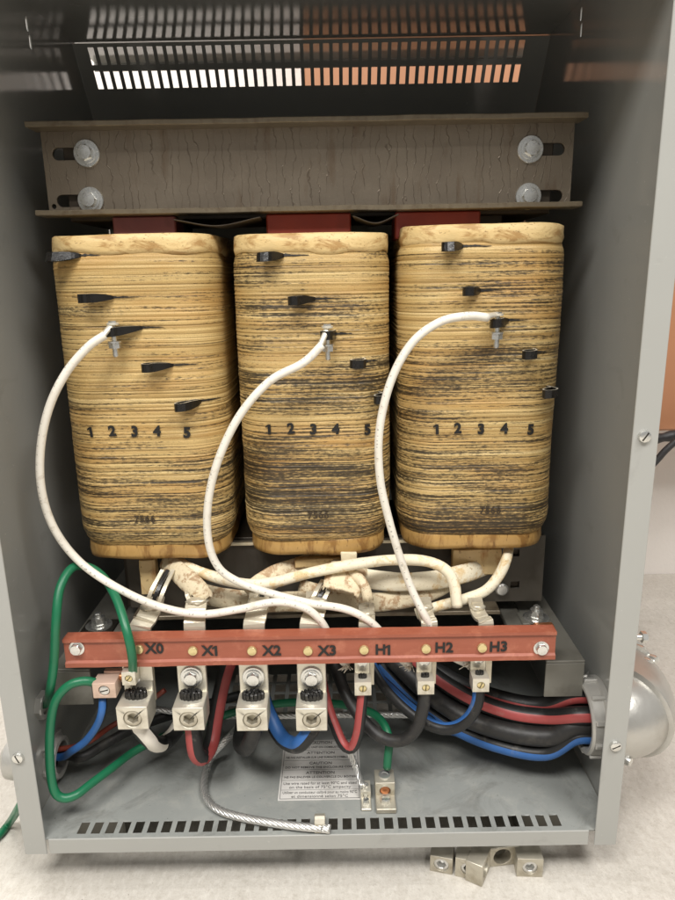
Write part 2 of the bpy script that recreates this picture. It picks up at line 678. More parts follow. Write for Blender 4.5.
MWHITE = make_sleeving()
MBLK = simple('black_varnish', lin(22, 20, 18), .3, 0, .3, 200, .0004)
MTIN = simple('tinned_edge', lin(222, 216, 200), .35, .5, .15, 200)
MSTRAP = simple('tinned_strap', lin(204, 196, 176), .38, .55, .14, 70, .0004, (lin(130, 104, 64), .55))
MLUG = simple('tin_plated_lug', lin(216, 211, 196), .36, .62, .08, 60, .0003, (lin(120, 104, 76), .45))
MLUGO = simple('dull_lug', lin(192, 186, 170), .42, .6, .12, 60, .0004, (lin(116, 98, 68), .55))
MPINK = simple('pinkish_lug', lin(206, 180, 162), .42, .3, .08, 60, .0003, (lin(120, 94, 70), .4))
MZINC = simple('zinc_bolt', lin(220, 220, 216), .27, .9, .1, 150, .0002, (lin(150, 144, 128), .3))
MSTEEL = simple('steel_bright', lin(212, 211, 207), .3, .8, .12, 120)
MBRASS = simple('brass_screw', lin(218, 202, 152), .3, .75, .14, 140, .0002, (lin(140, 112, 60), .5))
MCOP = simple('copper', lin(186, 122, 82), .35, .7, .15, 120, 0, (lin(84, 52, 34), .5))
MDARK = simple('dark_recess', lin(38, 34, 28), .6, .3, .3, 200)
MGREASE = simple('greased_strands', lin(64, 63, 62), .25, .75, .5, 260, .0005)
MSTAMP = simple('stamp_ink', lin(22, 19, 16), .7, 0, .3, 200)
MSTAMPF = simple('faded_stamp_ink', lin(58, 46, 30), .7, 0, .3, 200)
MINK = simple('printed_ink', lin(30, 29, 28), .6, 0, .1, 200)
MRED = simple('red_insulation_board', lin(128, 44, 30), .5, 0, .12, 60, .0003, (lin(88, 34, 26), .4))
MREDP = simple('plum_insulation_board', lin(112, 62, 64), .4, 0, .15, 40, .0005, (lin(70, 34, 32), .6))
MBRACK = simple('steel_rail', lin(116, 114, 106), .45, .2, .12, 30, .0003, (lin(72, 66, 56), .5))
MCORE = simple('core_steel', lin(66, 58, 48), .5, .4, .25, 40, .0006, (lin(40, 30, 20), .5))
MGREEN = simple('green_insulation', lin(24, 104, 70), .4, 0, .1, 60, .0002)
MBLACKW = simple('black_insulation', lin(34, 33, 32), .5, 0, .2, 120, .0003, (lin(92, 88, 80), .3))
MALU = simple('cast_aluminium', lin(186, 184, 178), .42, .5, .1, 45, .0006, (lin(140, 136, 126), .4))
MELB = simple('cast_elbow', lin(190, 188, 182), .36, .7, .08, 30, .0008, (lin(150, 144, 132), .4))


def make_bar():
    k = N('red_glass_polyester')
    o = k.coords('Object', (9, 60, 60))
    col = k.mix(k.noise(o, 1.5, 5, .65), lin(138, 72, 52), lin(166, 96, 74))
    g = k.ramp(k.noise(k.coords('Object', (1, 1, 1)), 45, 6, .7), [(.52, W(0)), (.7, W(1))])
    col = k.mix(k.math('MULTIPLY', g, .32), col, lin(208, 140, 112))
    k.set(col, .42, 0, .45)
    k.bump(k.noise(k.coords('Object', (14, 200, 200)), 1.0, 4), .0005, .5)
    return k.mat


MBAR = make_bar()


def stripe(name, base, stripes, rough=.45):
    """cable jacket with coloured stripes along it; stripes: (centre turn, half width turn, colour)"""
    k = N(name)
    u = k.n('ShaderNodeUVMap')
    s = k.n('ShaderNodeSeparateXYZ')
    k.l(u.outputs[0], s.inputs[0])
    o = k.coords('Object')
    col = k.mix(k.noise(o, 120, 4), tuple(x * .75 for x in base[:3]) + (1,), tuple(x * 1.25 for x in base[:3]) + (1,))
    for c, h, rgb in stripes:
        d = k.math('ABSOLUTE', k.math('SUBTRACT', k.math('FRACT', k.math('ADD', k.math('SUBTRACT', s.outputs[0], c), 1.5)), .5))
        f = k.math('LESS_THAN', d, h)
        tone = k.mix(k.noise(o, 70, 4), tuple(x * .85 for x in rgb[:3]) + (1,), tuple(min(1, x * 1.1) for x in rgb[:3]) + (1,))
        col = k.mix(f, col, tone)
    sm = k.ramp(k.noise(o, 60, 6, .7), [(.58, W(0)), (.72, W(1))])
    col = k.mix(k.math('MULTIPLY', sm, .3), col, lin(140, 134, 124))
    k.set(col, rough, 0, .4)
    k.bump(k.noise(o, 240, 3), .0003, .4)
    return k.mat


KB = lin(30, 30, 30)
CR, CB, CW = lin(156, 70, 68), lin(50, 96, 156), lin(222, 216, 204)

MCAN = simple('terracotta_paint', lin(172, 120, 86), .5, 0, .06, 12, .0002)


def make_wall():
    k = N('painted_block_wall')
    o = k.coords('Object')
    col = k.mix(k.noise(o, 3, 4), lin(226, 219, 212), lin(238, 233, 227))
    k.set(col, .7)
    k.bump(k.noise(o, 120, 5, .7), .002, .4)
    return k.mat


def make_floor():
    k = N('concrete_floor')
    o = k.coords('Object')
    col = k.mix(k.noise(o, 4, 6, .65), lin(180, 174, 164), lin(212, 207, 198))
    g = k.noise(o, 170, 5, .75)
    col = k.mix(k.math('MULTIPLY', k.ramp(g, [(.48, W(0)), (.66, W(1))]), .42), col, lin(162, 154, 141))
    brush = k.noise(k.coords('Object', (150, 60, 1)), 1, 6, .75)
    col = k.mix(k.math('MULTIPLY', k.ramp(brush, [(.48, W(0)), (.66, W(1))]), .25), col, lin(232, 228, 220))
    st = k.ramp(k.noise(o, 14, 7, .72, .7), [(.54, W(0)), (.68, W(1))])
    col = k.mix(k.math('MULTIPLY', st, .3), col, lin(150, 143, 130))
    s = k.ramp(k.noise(o, 420, 2, .5), [(.71, W(0)), (.75, W(1))])
    col = k.mix(k.math('MULTIPLY', s, .7), col, lin(104, 95, 82))
    k.set(col, .75)
    h = k.math('ADD', k.math('MULTIPLY', g, .7), k.math('MULTIPLY', brush, .5))
    k.bump(h, .0022, .6)
    return k.mat


MWALL, MFLOOR = make_wall(), make_floor()

# ------------------------------------------------------------------ the setting
FZ = -0.05
YW = 0.80
box('floor', (-3, -3, FZ - .05), (3, YW, FZ), MFLOOR, None, 0)['kind'] = 'structure'
box('wall_back', (-3, YW + .001, FZ - .05), (3, YW + .1, 2.6), MWALL, None, 0)['kind'] = 'structure'

# ------------------------------------------------------------------ enclosure
XO, XI = .330, .328
ZT, YB = .937, .50
enc = thing('transformer_enclosure', (0, .25, FZ), 'open grey sheet metal enclosure with vent slots and flanged front', 'enclosure')
slope0, slope1 = Vector((0, .415, ZT)), Vector((0, .500, .817))

RING = Vector((XI, .066, .118))                   # conduit entry on the wall with the elbow
LR1 = PX(53, 757, -XI)                            # two entries on the other wall
LR2 = PX(40, 705, -XI)
ZB = .001
for s in (-1, 1):
    prof = [(.0005, ZB), (YB, ZB), (YB, .817), (slope0.y, ZT + .014), (.0005, ZT + .014)]
    if s > 0:
        hp = [PX(581, 14, XI), PX(581, 30, XI)]
        holes = [circle(RING.y, RING.z, .036, 32)]
    else:
        hp = [PX(27, 24, -XI), PX(30.5, 42, -XI)]
        holes = [circle(LR1.y, LR1.z, .019, 24), circle(LR2.y, LR2.z, .010, 20)]
    holes += [[(h.y + b, h.z + a) for a, b in obround(0, 0, .005, .0028, 6)] for h in hp]
    plate('side_panel', [prof] + holes, .002, (s * (XI + .001), 0, 0), (0, 1, 0), (0, 0, 1), MG, enc)
    box('front_flange', (min(s * .3055, s * XO), -.0022, ZB), (max(s * .3055, s * XO), -.0002, ZT + .014), MGF, enc, .0006)
# roof with a rear overhang and its drip lip, front header
box('roof_panel', (-XI + .0002, .0005, ZT), (XI - .0002, .508, ZT + .002), MG, enc, 0)
box('drip_lip', (-XO, .5085, .926), (XO, .5105, ZT + .002), MG, enc, 0)
box('header_flange', (-.305, -.0022, ZT - .015), (.305, -.0002, ZT + .014), MGF, enc, .0006)
# sloped vent panel, two rows of slots
sd = (slope1 - slope0).normalized()
sl = (slope1 - slope0).length
vh = []
for r0, r1 in ((.006, .029), (.036, .061)):
    for i in range(45):
        xc = -.3045 + i * .01352
        vh.append(rect(xc - .0042, r0, xc + .0042, r1))
plate('vent_panel', [rect(-XI + .0002, 0.0015, XI - .0002, sl)] + vh, .0015, slope0 + Vector((0, 0, 0)), (1, 0, 0), sd, MG, enc)
box('back_panel', (-XI + .001, YB - .002, .02), (XI - .001, YB, .816), MG, enc, 0)
# floor pan: slots behind the lip and three rows farther in
PZV = .020
holes = []
n = 35
x0, x1 = PZ(83, 830, PZV).x, PZ(556, 823, PZV).x
ya, yb = .0055, .0225
for i in range(n):
    xc = x0 + (x1 - x0) * i / (n - 1)
    holes.append(rect(xc - .0051, ya, xc + .0051, yb))
for row in range(4):
    for i in range(14):
        xc = -.13 + i * .0215 + (.0 if row % 2 == 0 else .0)
        holes.append(rect(xc - .0078, .215 + row * .026, xc + .0078, .236 + row * .026))
plate('floor_pan', [rect(-XI + .001, -.0005, XI - .001, YB - .003)] + holes, .0014, (0, 0, PZV), (1, 0, 0), (0, 1, 0), MPAN, enc)
box('front_lip', (-.302, -.0024, ZB + .001), (.2985, -.0006, PZV + .0012), MGF, enc, .0005)
for x in (-.27, .27):
    box('foot_rail', (x - .03, .06, FZ), (x + .03, .48, PZV - .002), MBRACK, enc, .002)


def screw(name, p, d, r, h, mat, parent, slot=True, seg=18, hexed=None):
    o = lathe(name, p, d, [(r * .98, 0), (r, h * .25), (r * .9, h * .8), (r * .6, h), (r * .2, h * 1.02)], mat, parent, seg, hexed)
    if slot:
        u, v, dd = frame_of(d)
        bm = bmesh.new()
        add_box(bm, (-r * .75, -r * .12, 0), (r * .75, r * .12, .0003))
        M = Matrix.Identity(4)
        a = random.uniform(0, 3)
        e1, e2 = u * math.cos(a) + v * math.sin(a), v * math.cos(a) - u * math.sin(a)
        q = Vector(p) + dd * h * .95
        for i in range(3):
            M[i][0], M[i][1], M[i][2], M[i][3] = e1[i], e2[i], dd[i], q[i]
        bm.transform(M)
        bm_obj('slot', bm, MDARK, o)
    return o


for px, py in ((644, 436), (615, 745), (18.5, 757)):
    screw('screw', P(px, py, -.0022), (0, -1, 0), .0062, .004, MZINC, enc)
screw('screw', PX(593, 806, XI), (-1, 0, 0), .005, .008, MZINC, enc)
screw('screw', PX(66, 781, -XI), (1, 0, 0), .004, .006, MZINC, enc)
lathe('side_bolt', Vector((XO, .03, P(648, 637, .03).z)), (1, 0, 0),
      [(.0035, 0), (.0035, .019), (.0065, .0195), (.0065, .0245), (.005, .0255)], MZINC, enc, 18, (2, 3))

# ------------------------------------------------------------------ upper and lower core clamps
YWEB = .175                                        # front face of the webs
LIPY = .150


def hex_bolt(parent, p, d, rw, rh, hh=.007, mat=MZINC, wmat=MZINC, name='bolt'):
    d = Vector(d).normalized()
    b = lathe(name, Vector(p) + d * .0026, d, [(rh, 0), (rh, hh * .8), (rh * .86, hh), (rh * .4, hh * 1.04)], mat, parent, 24, (0, 1), random.uniform(0, 1))
    bm = bmesh.new()
    add_lathe(bm, p, d, [(rw, 0), (rw, .0018), (rw * .96, .0024), (rh * .95, .0025)], 28)
    add_lathe(bm, Vector(p) + d * .0024, d, [(rh * 1.25, 0), (rh * 1.25, .0016), (rh, .0018)], 24)
    sharp(bm_obj('washer', bm, wmat, b))
    return b


def clamp(name, z0, z1, x0, x1, label, slots, lips=(0, 1), web=None):
    t = thing(name, ((x0 + x1) / 2, YWEB, z0), label, 'core clamp')
    plate('web', [rect(x0 + .006, z0 + .0055, x1 - .006, z1 - .0055)] + slots, .006, (0, YWEB + .003, 0), (1, 0, 0), (0, 0, 1), web or MCL, t)
    for zz in [(z0, z1 - .0058)[q] for q in lips]:
        bm = bmesh.new()
        xa_, xb_ = (x0, x1) if len(lips) > 1 else (-.235, .228)
        add_box(bm, (xa_, LIPY, zz), (xb_, YWEB + .006, zz + .0056), .0008)
        bmesh.ops.subdivide_edges(bm, edges=[e for e in bm.edges if abs(e.verts[0].co.x - e.verts[1].co.x) > .3], cuts=60)
        for v in bm.verts:
            if v.co.y < LIPY + .004:
                v.co.z += .0007 * noise.noise(Vector((v.co.x * 22, zz * 50, 0)))
                v.co.y += .0008 * noise.noise(Vector((v.co.x * 30, zz * 70, 5)))
        bm_obj('lip', bm, MLIP, t)
    return t


bp = [P(87, 153.5, YWEB), P(91, 200.5, YWEB), P(530, 149.5, YWEB), P(528, 196.5, YWEB)]
slots = []
for i, q in enumerate(bp):
    s = -1 if i < 2 else 1
    slots.append(obround(q.x + s * .013, q.z, .019, .0066))
hq = P(54, 206.5, YWEB)
slots.append(circle(hq.x, hq.z, .0028, 14))
UZ0, UZ1 = P(37, 216, LIPY).z, P(25, 123, LIPY).z + .002
upper = clamp('core_clamp', UZ0, UZ1, -.296, .296, 'brown varnished steel channel with drip marks bolted above the three coils', slots)
for q in bp:
    hex_bolt(upper, (q.x, YWEB, q.z), (0, -1, 0), .0143, .0083, .0075)
LZ0 = P(300, 618, LIPY).z
LZ1 = .306
s2 = []
for px, py in ((515, 553), (515, 585)):
    q = P(px, py, YWEB)
    s2.append(rect(q.x - .006, q.z - .005, q.x + .006, q.z + .005))
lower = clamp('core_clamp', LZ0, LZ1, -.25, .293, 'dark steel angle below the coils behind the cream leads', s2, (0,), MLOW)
q = P(501, 588, YWEB)
lathe('bolt', (q.x, YWEB, q.z), (0, -1, 0), [(.0085, 0), (.0085, .005), (.0065, .007), (.002, .0075)], MSTEEL, lower, 20)

# core of stacked steel sheets behind them
core = thing('transformer_core', (0, .25, LZ0), 'dark laminated steel core passing through the three coils', 'core')
box('yoke', (-.27, YWEB + .0062, UZ0 - .004), (.27, .32, UZ1 - .004), MCORE, core, .001)
box('yoke', (-.25, YWEB + .0062, LZ0 + .004), (.27, .32, LZ1 - .004), MCORE, core, .001)
CX = [-.1925, .0010, .1895]
for x in CX:
    box('leg', (x - .032, .2, LZ1 - .006), (x + .032, .32, UZ0 - .002), MCORE, core, .001)

# red spacer blocks between the coil tops and the upper clamp
blk = [((112, 219), (176, 232), MREDP, 'plum red insulation block wedged above the coil beside the green wire', .02),
       ((266, 218), (351, 232), MRED, 'bright brick red insulation block wedged above the middle coil', .02),
       ((395, 217), (480, 232), MRED, 'brick red insulation block wedged above the coil on the elbow side', .02)]
for (a, b), (c, d), mt, lab, dp in blk:
    p, q = P(a, b, .168), P(c, d, .168)
    bx = box('insulation_block', (p.x, .168, .6605), (q.x, .215, UZ0 - .0005), mt, None, .0015)
    prop(bx, lab, 'insulation block', 'insulation blocks above the coils')
for i, (a, c) in enumerate((((180, 228), (262, 226)), ((354, 226), (395, 222)))):
    p, q = P(*a, .166), P(*c, .166)
    o = ribbon('paper_shim', [Vector((p.x, .166, UZ0 - .007)), Vector(((p.x + q.x) / 2, .164, UZ0 - .014)), Vector((q.x, .166, UZ0 - .006))], (0, 1, 0), .05, .0012, MCORE)
    prop(o, ['thin dark shim sagging between the plum red and brick red blocks', 'thin dark shim sagging between the two brick red blocks'][i], 'shim', 'shims under the upper clamp')

# ------------------------------------------------------------------ coils
YF = .116                                          # fronts of the coils
YC = .255                                          # their centre line


class Sec:
    """rounded rectangle section, run by arc length; s = 0 is the middle of the front, s grows to +x"""

    def __init__(self, hw, hd, r):
        self.hw, self.hd, self.r = hw, hd, r
        self.per = 4 * (hw - r) + 4 * (hd - r) + 2 * math.pi * r

    def at(self, s):
        hw, hd, r = self.hw, self.hd, self.r
        s = s % self.per
        q = math.pi * r / 2
        segs = [(hw - r, 'l', (0, -hd), (1, 0)), (q, 'c', (hw - r, -hd + r), -math.pi / 2), (2 * (hd - r), 'l', (hw, -hd + r), (0, 1)),
                (q, 'c', (hw - r, hd - r), 0), (2 * (hw - r), 'l', (hw - r, hd), (-1, 0)), (q, 'c', (-hw + r, hd - r), math.pi / 2),
                (2 * (hd - r), 'l', (-hw, hd - r), (0, -1)), (q, 'c', (-hw + r, -hd + r), math.pi), (hw - r, 'l', (-hw + r, -hd), (1, 0))]
        for L, k, o, d in segs:
            if s <= L + 1e-9:
                if k == 'l':
                    p = Vector((o[0] + d[0] * s, o[1] + d[1] * s))
                    return p, Vector((d[1], -d[0]))
                a = d + s / r
                nn = Vector((math.cos(a), math.sin(a)))
                return Vector(o) + nn * r, nn
            s -= L
        return Vector((0, -hd)), Vector((0, -1))


def coil(idx, cx, hw, z0, z1, seed, dark, warm, label):
    sec = Sec(hw, YC - YF, .047)
    rnd = random.Random(seed)
    t = thing('winding_coil', (cx, YC, z0), label, 'coil', 'varnished coils in the enclosure')
    b0, b1 = z0 + .018, z1 - .018

    def surf(s, z, off=0.0):
        p, nn = sec.at(s)
        k = max(0.0, 1 - (z - b0) / .022)
        k2 = max(0.0, 1 - (b1 - z) / .016)
        o = off - .0065 * k * k - .004 * k2 * k2
        o += .0020 * noise.noise(Vector((s * 9, z * 6, seed))) + .0003 * noise.noise(Vector((s * 30, z * 40, seed)))
        return Vector((cx + p.x + nn.x * o, YC + p.y + nn.y * o, z)), Vector((nn.x, nn.y, 0))

    # body of tape-wrapped turns
    NT, NS = 72, 150
    zs = []
    cuts = sorted([rnd.uniform(-.36, .36) for _ in range(NT - 1)], key=lambda _: rnd.random())
    edges = [0] + [i + cuts[i - 1] for i in range(1, NT)] + [NT]
    for i in range(NT):
        h0, h1 = edges[i] / NT, edges[i + 1] / NT
        amp = rnd.choice((.0001, .0002, .0003, .0005))
        ln = rnd.uniform(-.0004, .0004)
        for f, o in ((.03, -.0004), (.2, .6), (.5, 1.0), (.8, .7), (.97, -.0004)):
            if abs(o) < .01: oo = o + rnd.choice((-.0004, .0, .0003, .0004))
            else: oo = amp * o + ln * (f - .5) * 2
            zs.append((h0 + (h1 - h0) * f, oo, i))
    bm = bmesh.new()
    lay = bm.loops.layers.uv.verify()
    rings = []
    for fz, oo, i in zs:
        z = b0 + (b1 - b0) * fz
        ring = []
        for j in range(NS):
            s = sec.per * (j / NS - .5)
            sag = .0007 * noise.noise(Vector((s * 5, i * .13, seed + 3)))
            oo2 = oo * (0.75 + .5 * noise.noise(Vector((s * 14, i * 1.7, seed + 9))))
            p, _ = surf(s, z, oo2)
            p.z = z + sag
            ring.append(bm.verts.new(p))
        rings.append((ring, z))
    for (a, za), (b, zb) in zip(rings, rings[1:]):
        for j in range(NS):
            f = bm.faces.new((a[j], a[(j + 1) % NS], b[(j + 1) % NS], b[j]))
            f.smooth = True
            s0, s1 = sec.per * (j / NS - .5), sec.per * ((j + 1) / NS - .5)
            for l, uvv in zip(f.loops, ((s0, za), (s1, za), (s1, zb), (s0, zb))):
                l[lay].uv = uvv
    bm.faces.new(list(reversed(rings[0][0])))
    bm.faces.new(rings[-1][0])
    bm_obj('winding', bm, make_winding(seed, dark, warm), t)

    # collars of varnished paper, top with an uneven lower edge, both with wavy rims
    def collar(name, za, zb, inset, mat, wave_lo, wave_hi, lump):
        bm = bmesh.new()
        NS2 = 120
        prof = [(0, -.004), (.04, 0), (.3, .0012), (.6, .0004), (.93, .0), (1, -.0025)]
        rr = []
        for f, o in prof:
            ring = []
            for j in range(NS2):
                s = sec.per * j / NS2
                p, nn = sec.at(s)
                lo = za + wave_lo * noise.noise(Vector((s * 26, seed, 1)))
                hi = zb + wave_hi * noise.noise(Vector((s * 12, seed, 4)))
                off = -inset + o + lump * noise.noise(Vector((s * 22, f * 3, seed + 6)))
                ring.append(bm.verts.new((cx + p.x + nn.x * off, YC + p.y + nn.y * off, lo + (hi - lo) * f)))
            rr.append(ring)
        for a, b in zip(rr, rr[1:]):
            for j in range(NS2):
                bm.faces.new((a[j], a[(j + 1) % NS2], b[(j + 1) % NS2], b[j])).smooth = True
        bm.faces.new(list(reversed(rr[0])))
        bm.faces.new(rr[-1])
        return bm_obj(name, bm, mat, t)

    collar('top_collar', z1 - .0205, z1, .0022, MCOLT, .005, .0022, .0016)
    collar('bottom_collar', z0, z0 + .021, .0065, MCOLB, .0022, .0018, .0016)
    return t, surf, sec


def find_s(surf, sec, px, py):
    """the arc length and height at which the ray of a pixel meets the coil's front"""
    best = None
    for k in range(-160, 161):
        s = k * .001
        z = P(px, py, surf(s, .5)[0].y).z
        p, nn = surf(s, z)
        q = P(px, py, p.y)
        e = abs(q.x - p.x)
        if nn.y < -.02 and (best is None or e < best[0]): best = (e, s, z)
    return best[1], best[2]


def stamp(t, surf, sec, txt, px, py, size, mat, bold=.00035, name='stamped_number', tilt=0):
    s0, z0 = find_s(surf, sec, px, py)
    me = text_mesh(txt, size, 0, bold * size / .012)
    bm = bmesh.new()
    bm.from_mesh(me)
    bmesh.ops.triangulate(bm, faces=bm.faces)
    bmesh.ops.subdivide_edges(bm, edges=bm.edges, cuts=1)
    for v in bm.verts:
        x, y = v.co.x, v.co.y
        v.co, _ = surf(s0 + x * math.cos(tilt) - y * math.sin(tilt), z0 + y * math.cos(tilt) + x * math.sin(tilt), .0016)
    o = bm_obj(name, bm, mat, t)
    return o


def tap(t, surf, sec, px, py, ln, bolt=False, tilt=0.0, hh=.0092, ring=.0070, foot=1):
    """folded copper tap strap: leaves the winding, runs sideways and ends in an eye"""
    s0, z = find_s(surf, sec, px, py)
    bm = bmesh.new()
    # path in (along surface, outward) metres; the eye is centred on the pixel
    path = []
    tail = max(ln * .72, .0085)
    # one side of the tail
    for k in range(7):
        f = k / 6
        path.append((tail * (1 - f) + ring * .7 * f, -.002 + (.0135 + .0055) * f ** .85))
    for k in range(1, 12):
        a = math.radians(50 + 260 * k / 12)
        path.append((ring * math.cos(a), .0135 + ring * math.sin(a)))
    for k in range(6, -1, -1):
        f = k / 6
        path.append((tail * (1 - f) * .97 + ring * .7 * f, -.0036 + (.0135 - .002) * f ** .85))
    rings = []
    zt = lambda a: z + a * tilt
    th = .0016
    n = len(path)
    for i, (a, o) in enumerate(path):
        a0, o0 = path[max(i - 1, 0)]
        a1, o1 = path[min(i + 1, n - 1)]
        dx, dy = a1 - a0, o1 - o0
        L = math.hypot(dx, dy) or 1
        nx, ny = -dy / L, dx / L
        row = []
        hk = hh * (.15 + .85 * min(1, max(0, 1 - (a - ring) / (tail - ring) * 1.0)) ** .6) if tail > ring * 1.3 else hh
        for da, dz in ((th / 2, hk / 2), (th / 2, -hk / 2), (-th / 2, -hk / 2), (-th / 2, hk / 2)):
            p, _ = surf(s0 + a + nx * da, zt(a) + dz, o + ny * da)
            row.append(bm.verts.new(p))
        rings.append(row)
    for a, b in zip(rings, rings[1:]):
        for j in range(4):
            f = bm.faces.new((a[j], a[(j + 1) % 4], b[(j + 1) % 4], b[j]))
            f.material_index = 1 if j == 3 else 0
    bm.faces.new(rings[0])
    bm.faces.new(rings[-1])
    o = bm_obj('tap_strap', bm, [MBLK, MTIN], t)
    # run of black varnish in the slit that the strap leaves the winding by
    bm = bmesh.new()
    e0, e1 = tail * .45, tail * 1.15 + .016 + random.uniform(0, .012)
    up, dn = [], []
    for i in range(25):
        f = i / 24
        a = e0 + (e1 - e0) * f
        w = .0019 * (1 - f) ** .6 * (.75 + .7 * noise.noise(Vector((a * 300, px, py)))) + .00008
        c = .0006 * noise.noise(Vector((a * 90, py, px)))
        up.append(bm.verts.new(surf(s0 + a, zt(tail) + c + w, .0009)[0]))
        dn.append(bm.verts.new(surf(s0 + a, zt(tail) + c - w * .8, .0009)[0]))
    for i in range(24):
        bm.faces.new((dn[i], dn[i + 1], up[i + 1], up[i]))
    bm_obj('varnish_run', bm, MSTAMP, o)
    if bolt:
        p, nn = surf(s0, z, .0135)
        lathe('tap_bolt', p + Vector((0, 0, .0075)), (0, 0, -1),
              [(.0045, -.004), (.0045, 0), (.0028, .0002), (.0028, .017), (.0072, .0172), (.0072, .0188), (.0064, .019), (.0064, .0245), (.003, .0248), (.003, .033), (.0022, .034)],
              MZINC, o, 24, (0, 1, 6, 7))
        return p
    return None


specs = [
    (0, CX[0], .0925, .300, .668, 3, .030, (176, 128, 62), 'tan varnished coil beside the wall where the green wires enter, fewest black streaks',
     [(65, 257, .030), (91, 298, .036), (118, 331, .040), (152, 366, .034), (184, 404, .028)], (92, 113, 135, 157, 187), 432, ('7566', 145, 519)),
    (1, CX[1], .0872, .302, .666, 11, .092, (170, 120, 54), 'black streaked varnished coil standing between the two other coils',
     [(268, 257, .024), (296, 300, .030), (328, 334, .012), (356, 362, .010), (374, 397, .010)], (270, 291, 313, 336, 367), 429, ('7566', 318, 515)),
    (2, CX[2], .0915, .306, .672, 23, .082, (178, 128, 60), 'streaked varnished coil beside the wall with the conduit elbow',
     [(448, 247, .022), (467, 291, .020), (494, 322, .022), (526, 353, .012), (542, 391, .009)], (437, 458, 481, 504, 530), 429, ('7566', 490, 510)),
]
TERM = []
for idx, cx, hw, z0, z1, seed, dark, warm, label, taps, nums, ny, ser in specs:
    t, surf, sec = coil(idx, cx, hw, z0, z1, seed, dark, warm, label)
    for k, (px, py, ln) in enumerate(taps):
        q = tap(t, surf, sec, px, py, ln, k == 2, random.uniform(.0, .14))
        if q is not None: TERM.append(q)
    for k, px in enumerate(nums):
        stamp(t, surf, sec, str(k + 1), px, ny + random.uniform(-1, 1), .0160, MSTAMP, .0006, tilt=random.uniform(-.08, .08))
    stamp(t, surf, sec, ser[0], ser[1], ser[2], .0125, MSTAMPF, .0002, 'stamped_serial')

# ------------------------------------------------------------------ boards and insulated leads under the coils
bd = box('press_board', (-.25, .17, .2955), (.25, .33, .2985), MBOARD, None, .0005)
prop(bd, 'cream press board sheet lying under the three coils', 'board')


def lead(name, label, pts, a, b, mat, ref=(0, -1, .2), wob=.1, cat='insulated lead'):
    o = tube(name, [P(*p) for p in pts], a, mat, None, 18, rb=b, ref=ref, wob=wob)
    return prop(o, label, cat, 'cream insulated leads under the coils')


lead('insulated_lead', 'long round cream lead arching from coil to coil with bent down end',
     [(176, 560, .150), (190, 568, .128), (215, 577, .112), (245, 584, .104), (275, 582, .102), (310, 573, .102), (350, 565, .104), (390, 560, .106), (425, 561, .105), (446, 570, .102), (454, 584, .098), (456, 596, .094), (457, 607, .091)],
     .0064, .0064, MSLV, wob=.10)
lead('insulated_lead', 'wide flat white lead running straight below the arching one',
     [(352, 574, .150), (375, 580, .130), (405, 582, .122), (435, 580, .124), (462, 574, .135), (485, 566, .16), (500, 556, .20)], .0115, .004, MSLV, ref=(0, -1, .3))
lead('insulated_lead', 'low sagging speckled lead behind the H1 and H2 straps',
     [(300, 588, .152), (335, 598, .132), (370, 602, .126), (405, 599, .126), (435, 589, .130), (455, 576, .145)], .0115, .005, MSLD, ref=(0, -1, .3))
lead('insulated_lead', 'cream lead curling up to the coil beside the conduit elbow',
     [(416, 614, .105), (440, 606, .105), (465, 599, .108), (485, 591, .112), (498, 577, .118), (506, 560, .126), (509, 548, .15)], .0064, .0056, MSLV, ref=(0, -1, .2))
lead('insulated_lead', 'brown speckled flat lead lying behind the X2 strap',
     [(196, 592, .150), (222, 598, .135), (255, 602, .130), (290, 601, .130), (325, 602, .135)], .0125, .005, MSLD, ref=(0, -1, .3))
lead('insulated_lead', 'tan folded lead coming down from the middle coil toward X2',
     [(326, 558, .165), (305, 566, .150), (282, 573, .132), (262, 584, .118), (250, 596, .112)], .0135, .0045, MSLD, ref=(0, -1, .4))

# open sleeves, each with its strap inside
sl1 = thing('open_sleeve', P(190, 600, .10), 'dirty cream sleeve open over the X1 strap ends', 'sleeve', 'open cloth sleeves over strap ends')
hollow_sleeve('cloth_tube', [P(166, 560, .15), P(176, 570, .128), P(190, 582, .108), P(200, 593, .098), P(203, 600, .094)], .0125, .006, MSLD, sl1, (0, -1, .35))
sl2 = thing('open_sleeve', P(367, 600, .10), 'narrow stained cream sleeve bent down over the H1 strap', 'sleeve', 'open cloth sleeves over strap ends')
hollow_sleeve('cloth_tube', [P(345, 575, .118), P(355, 576, .106), P(362, 582, .100), P(366, 590, .096), P(368, 600, .093)], .0062, .0045, MSLD, sl2, (0, -1, .4), cut=.002)
sl3 = thing('open_sleeve', P(345, 596, .10), 'broad torn cream sleeve draped over the X3 strap', 'sleeve', 'open cloth sleeves over strap ends')
hollow_sleeve('cloth_tube', [P(350, 562, .15), P(348, 570, .125), P(345, 578, .108), P(342, 587, .100), P(340, 595, .097)], .0225, .0065, MSLD, sl3, (0, -1, .4), cut=.003, arch=.012)
cards = [('stained card block hanging under the coil beside the conduit elbow', (453, 550), (501, 575), .150, MCARD),
         ('brown card strip hanging under the coil by the green wires', (138, 560), (158, 594), .145, MCARD),
         ('short cream card tab under the middle coil', (341, 553), (357, 571), .118, MBOARD),
         ('long flat card edge under the middle coil', (295, 560), (352, 567), .135, MCARD)]
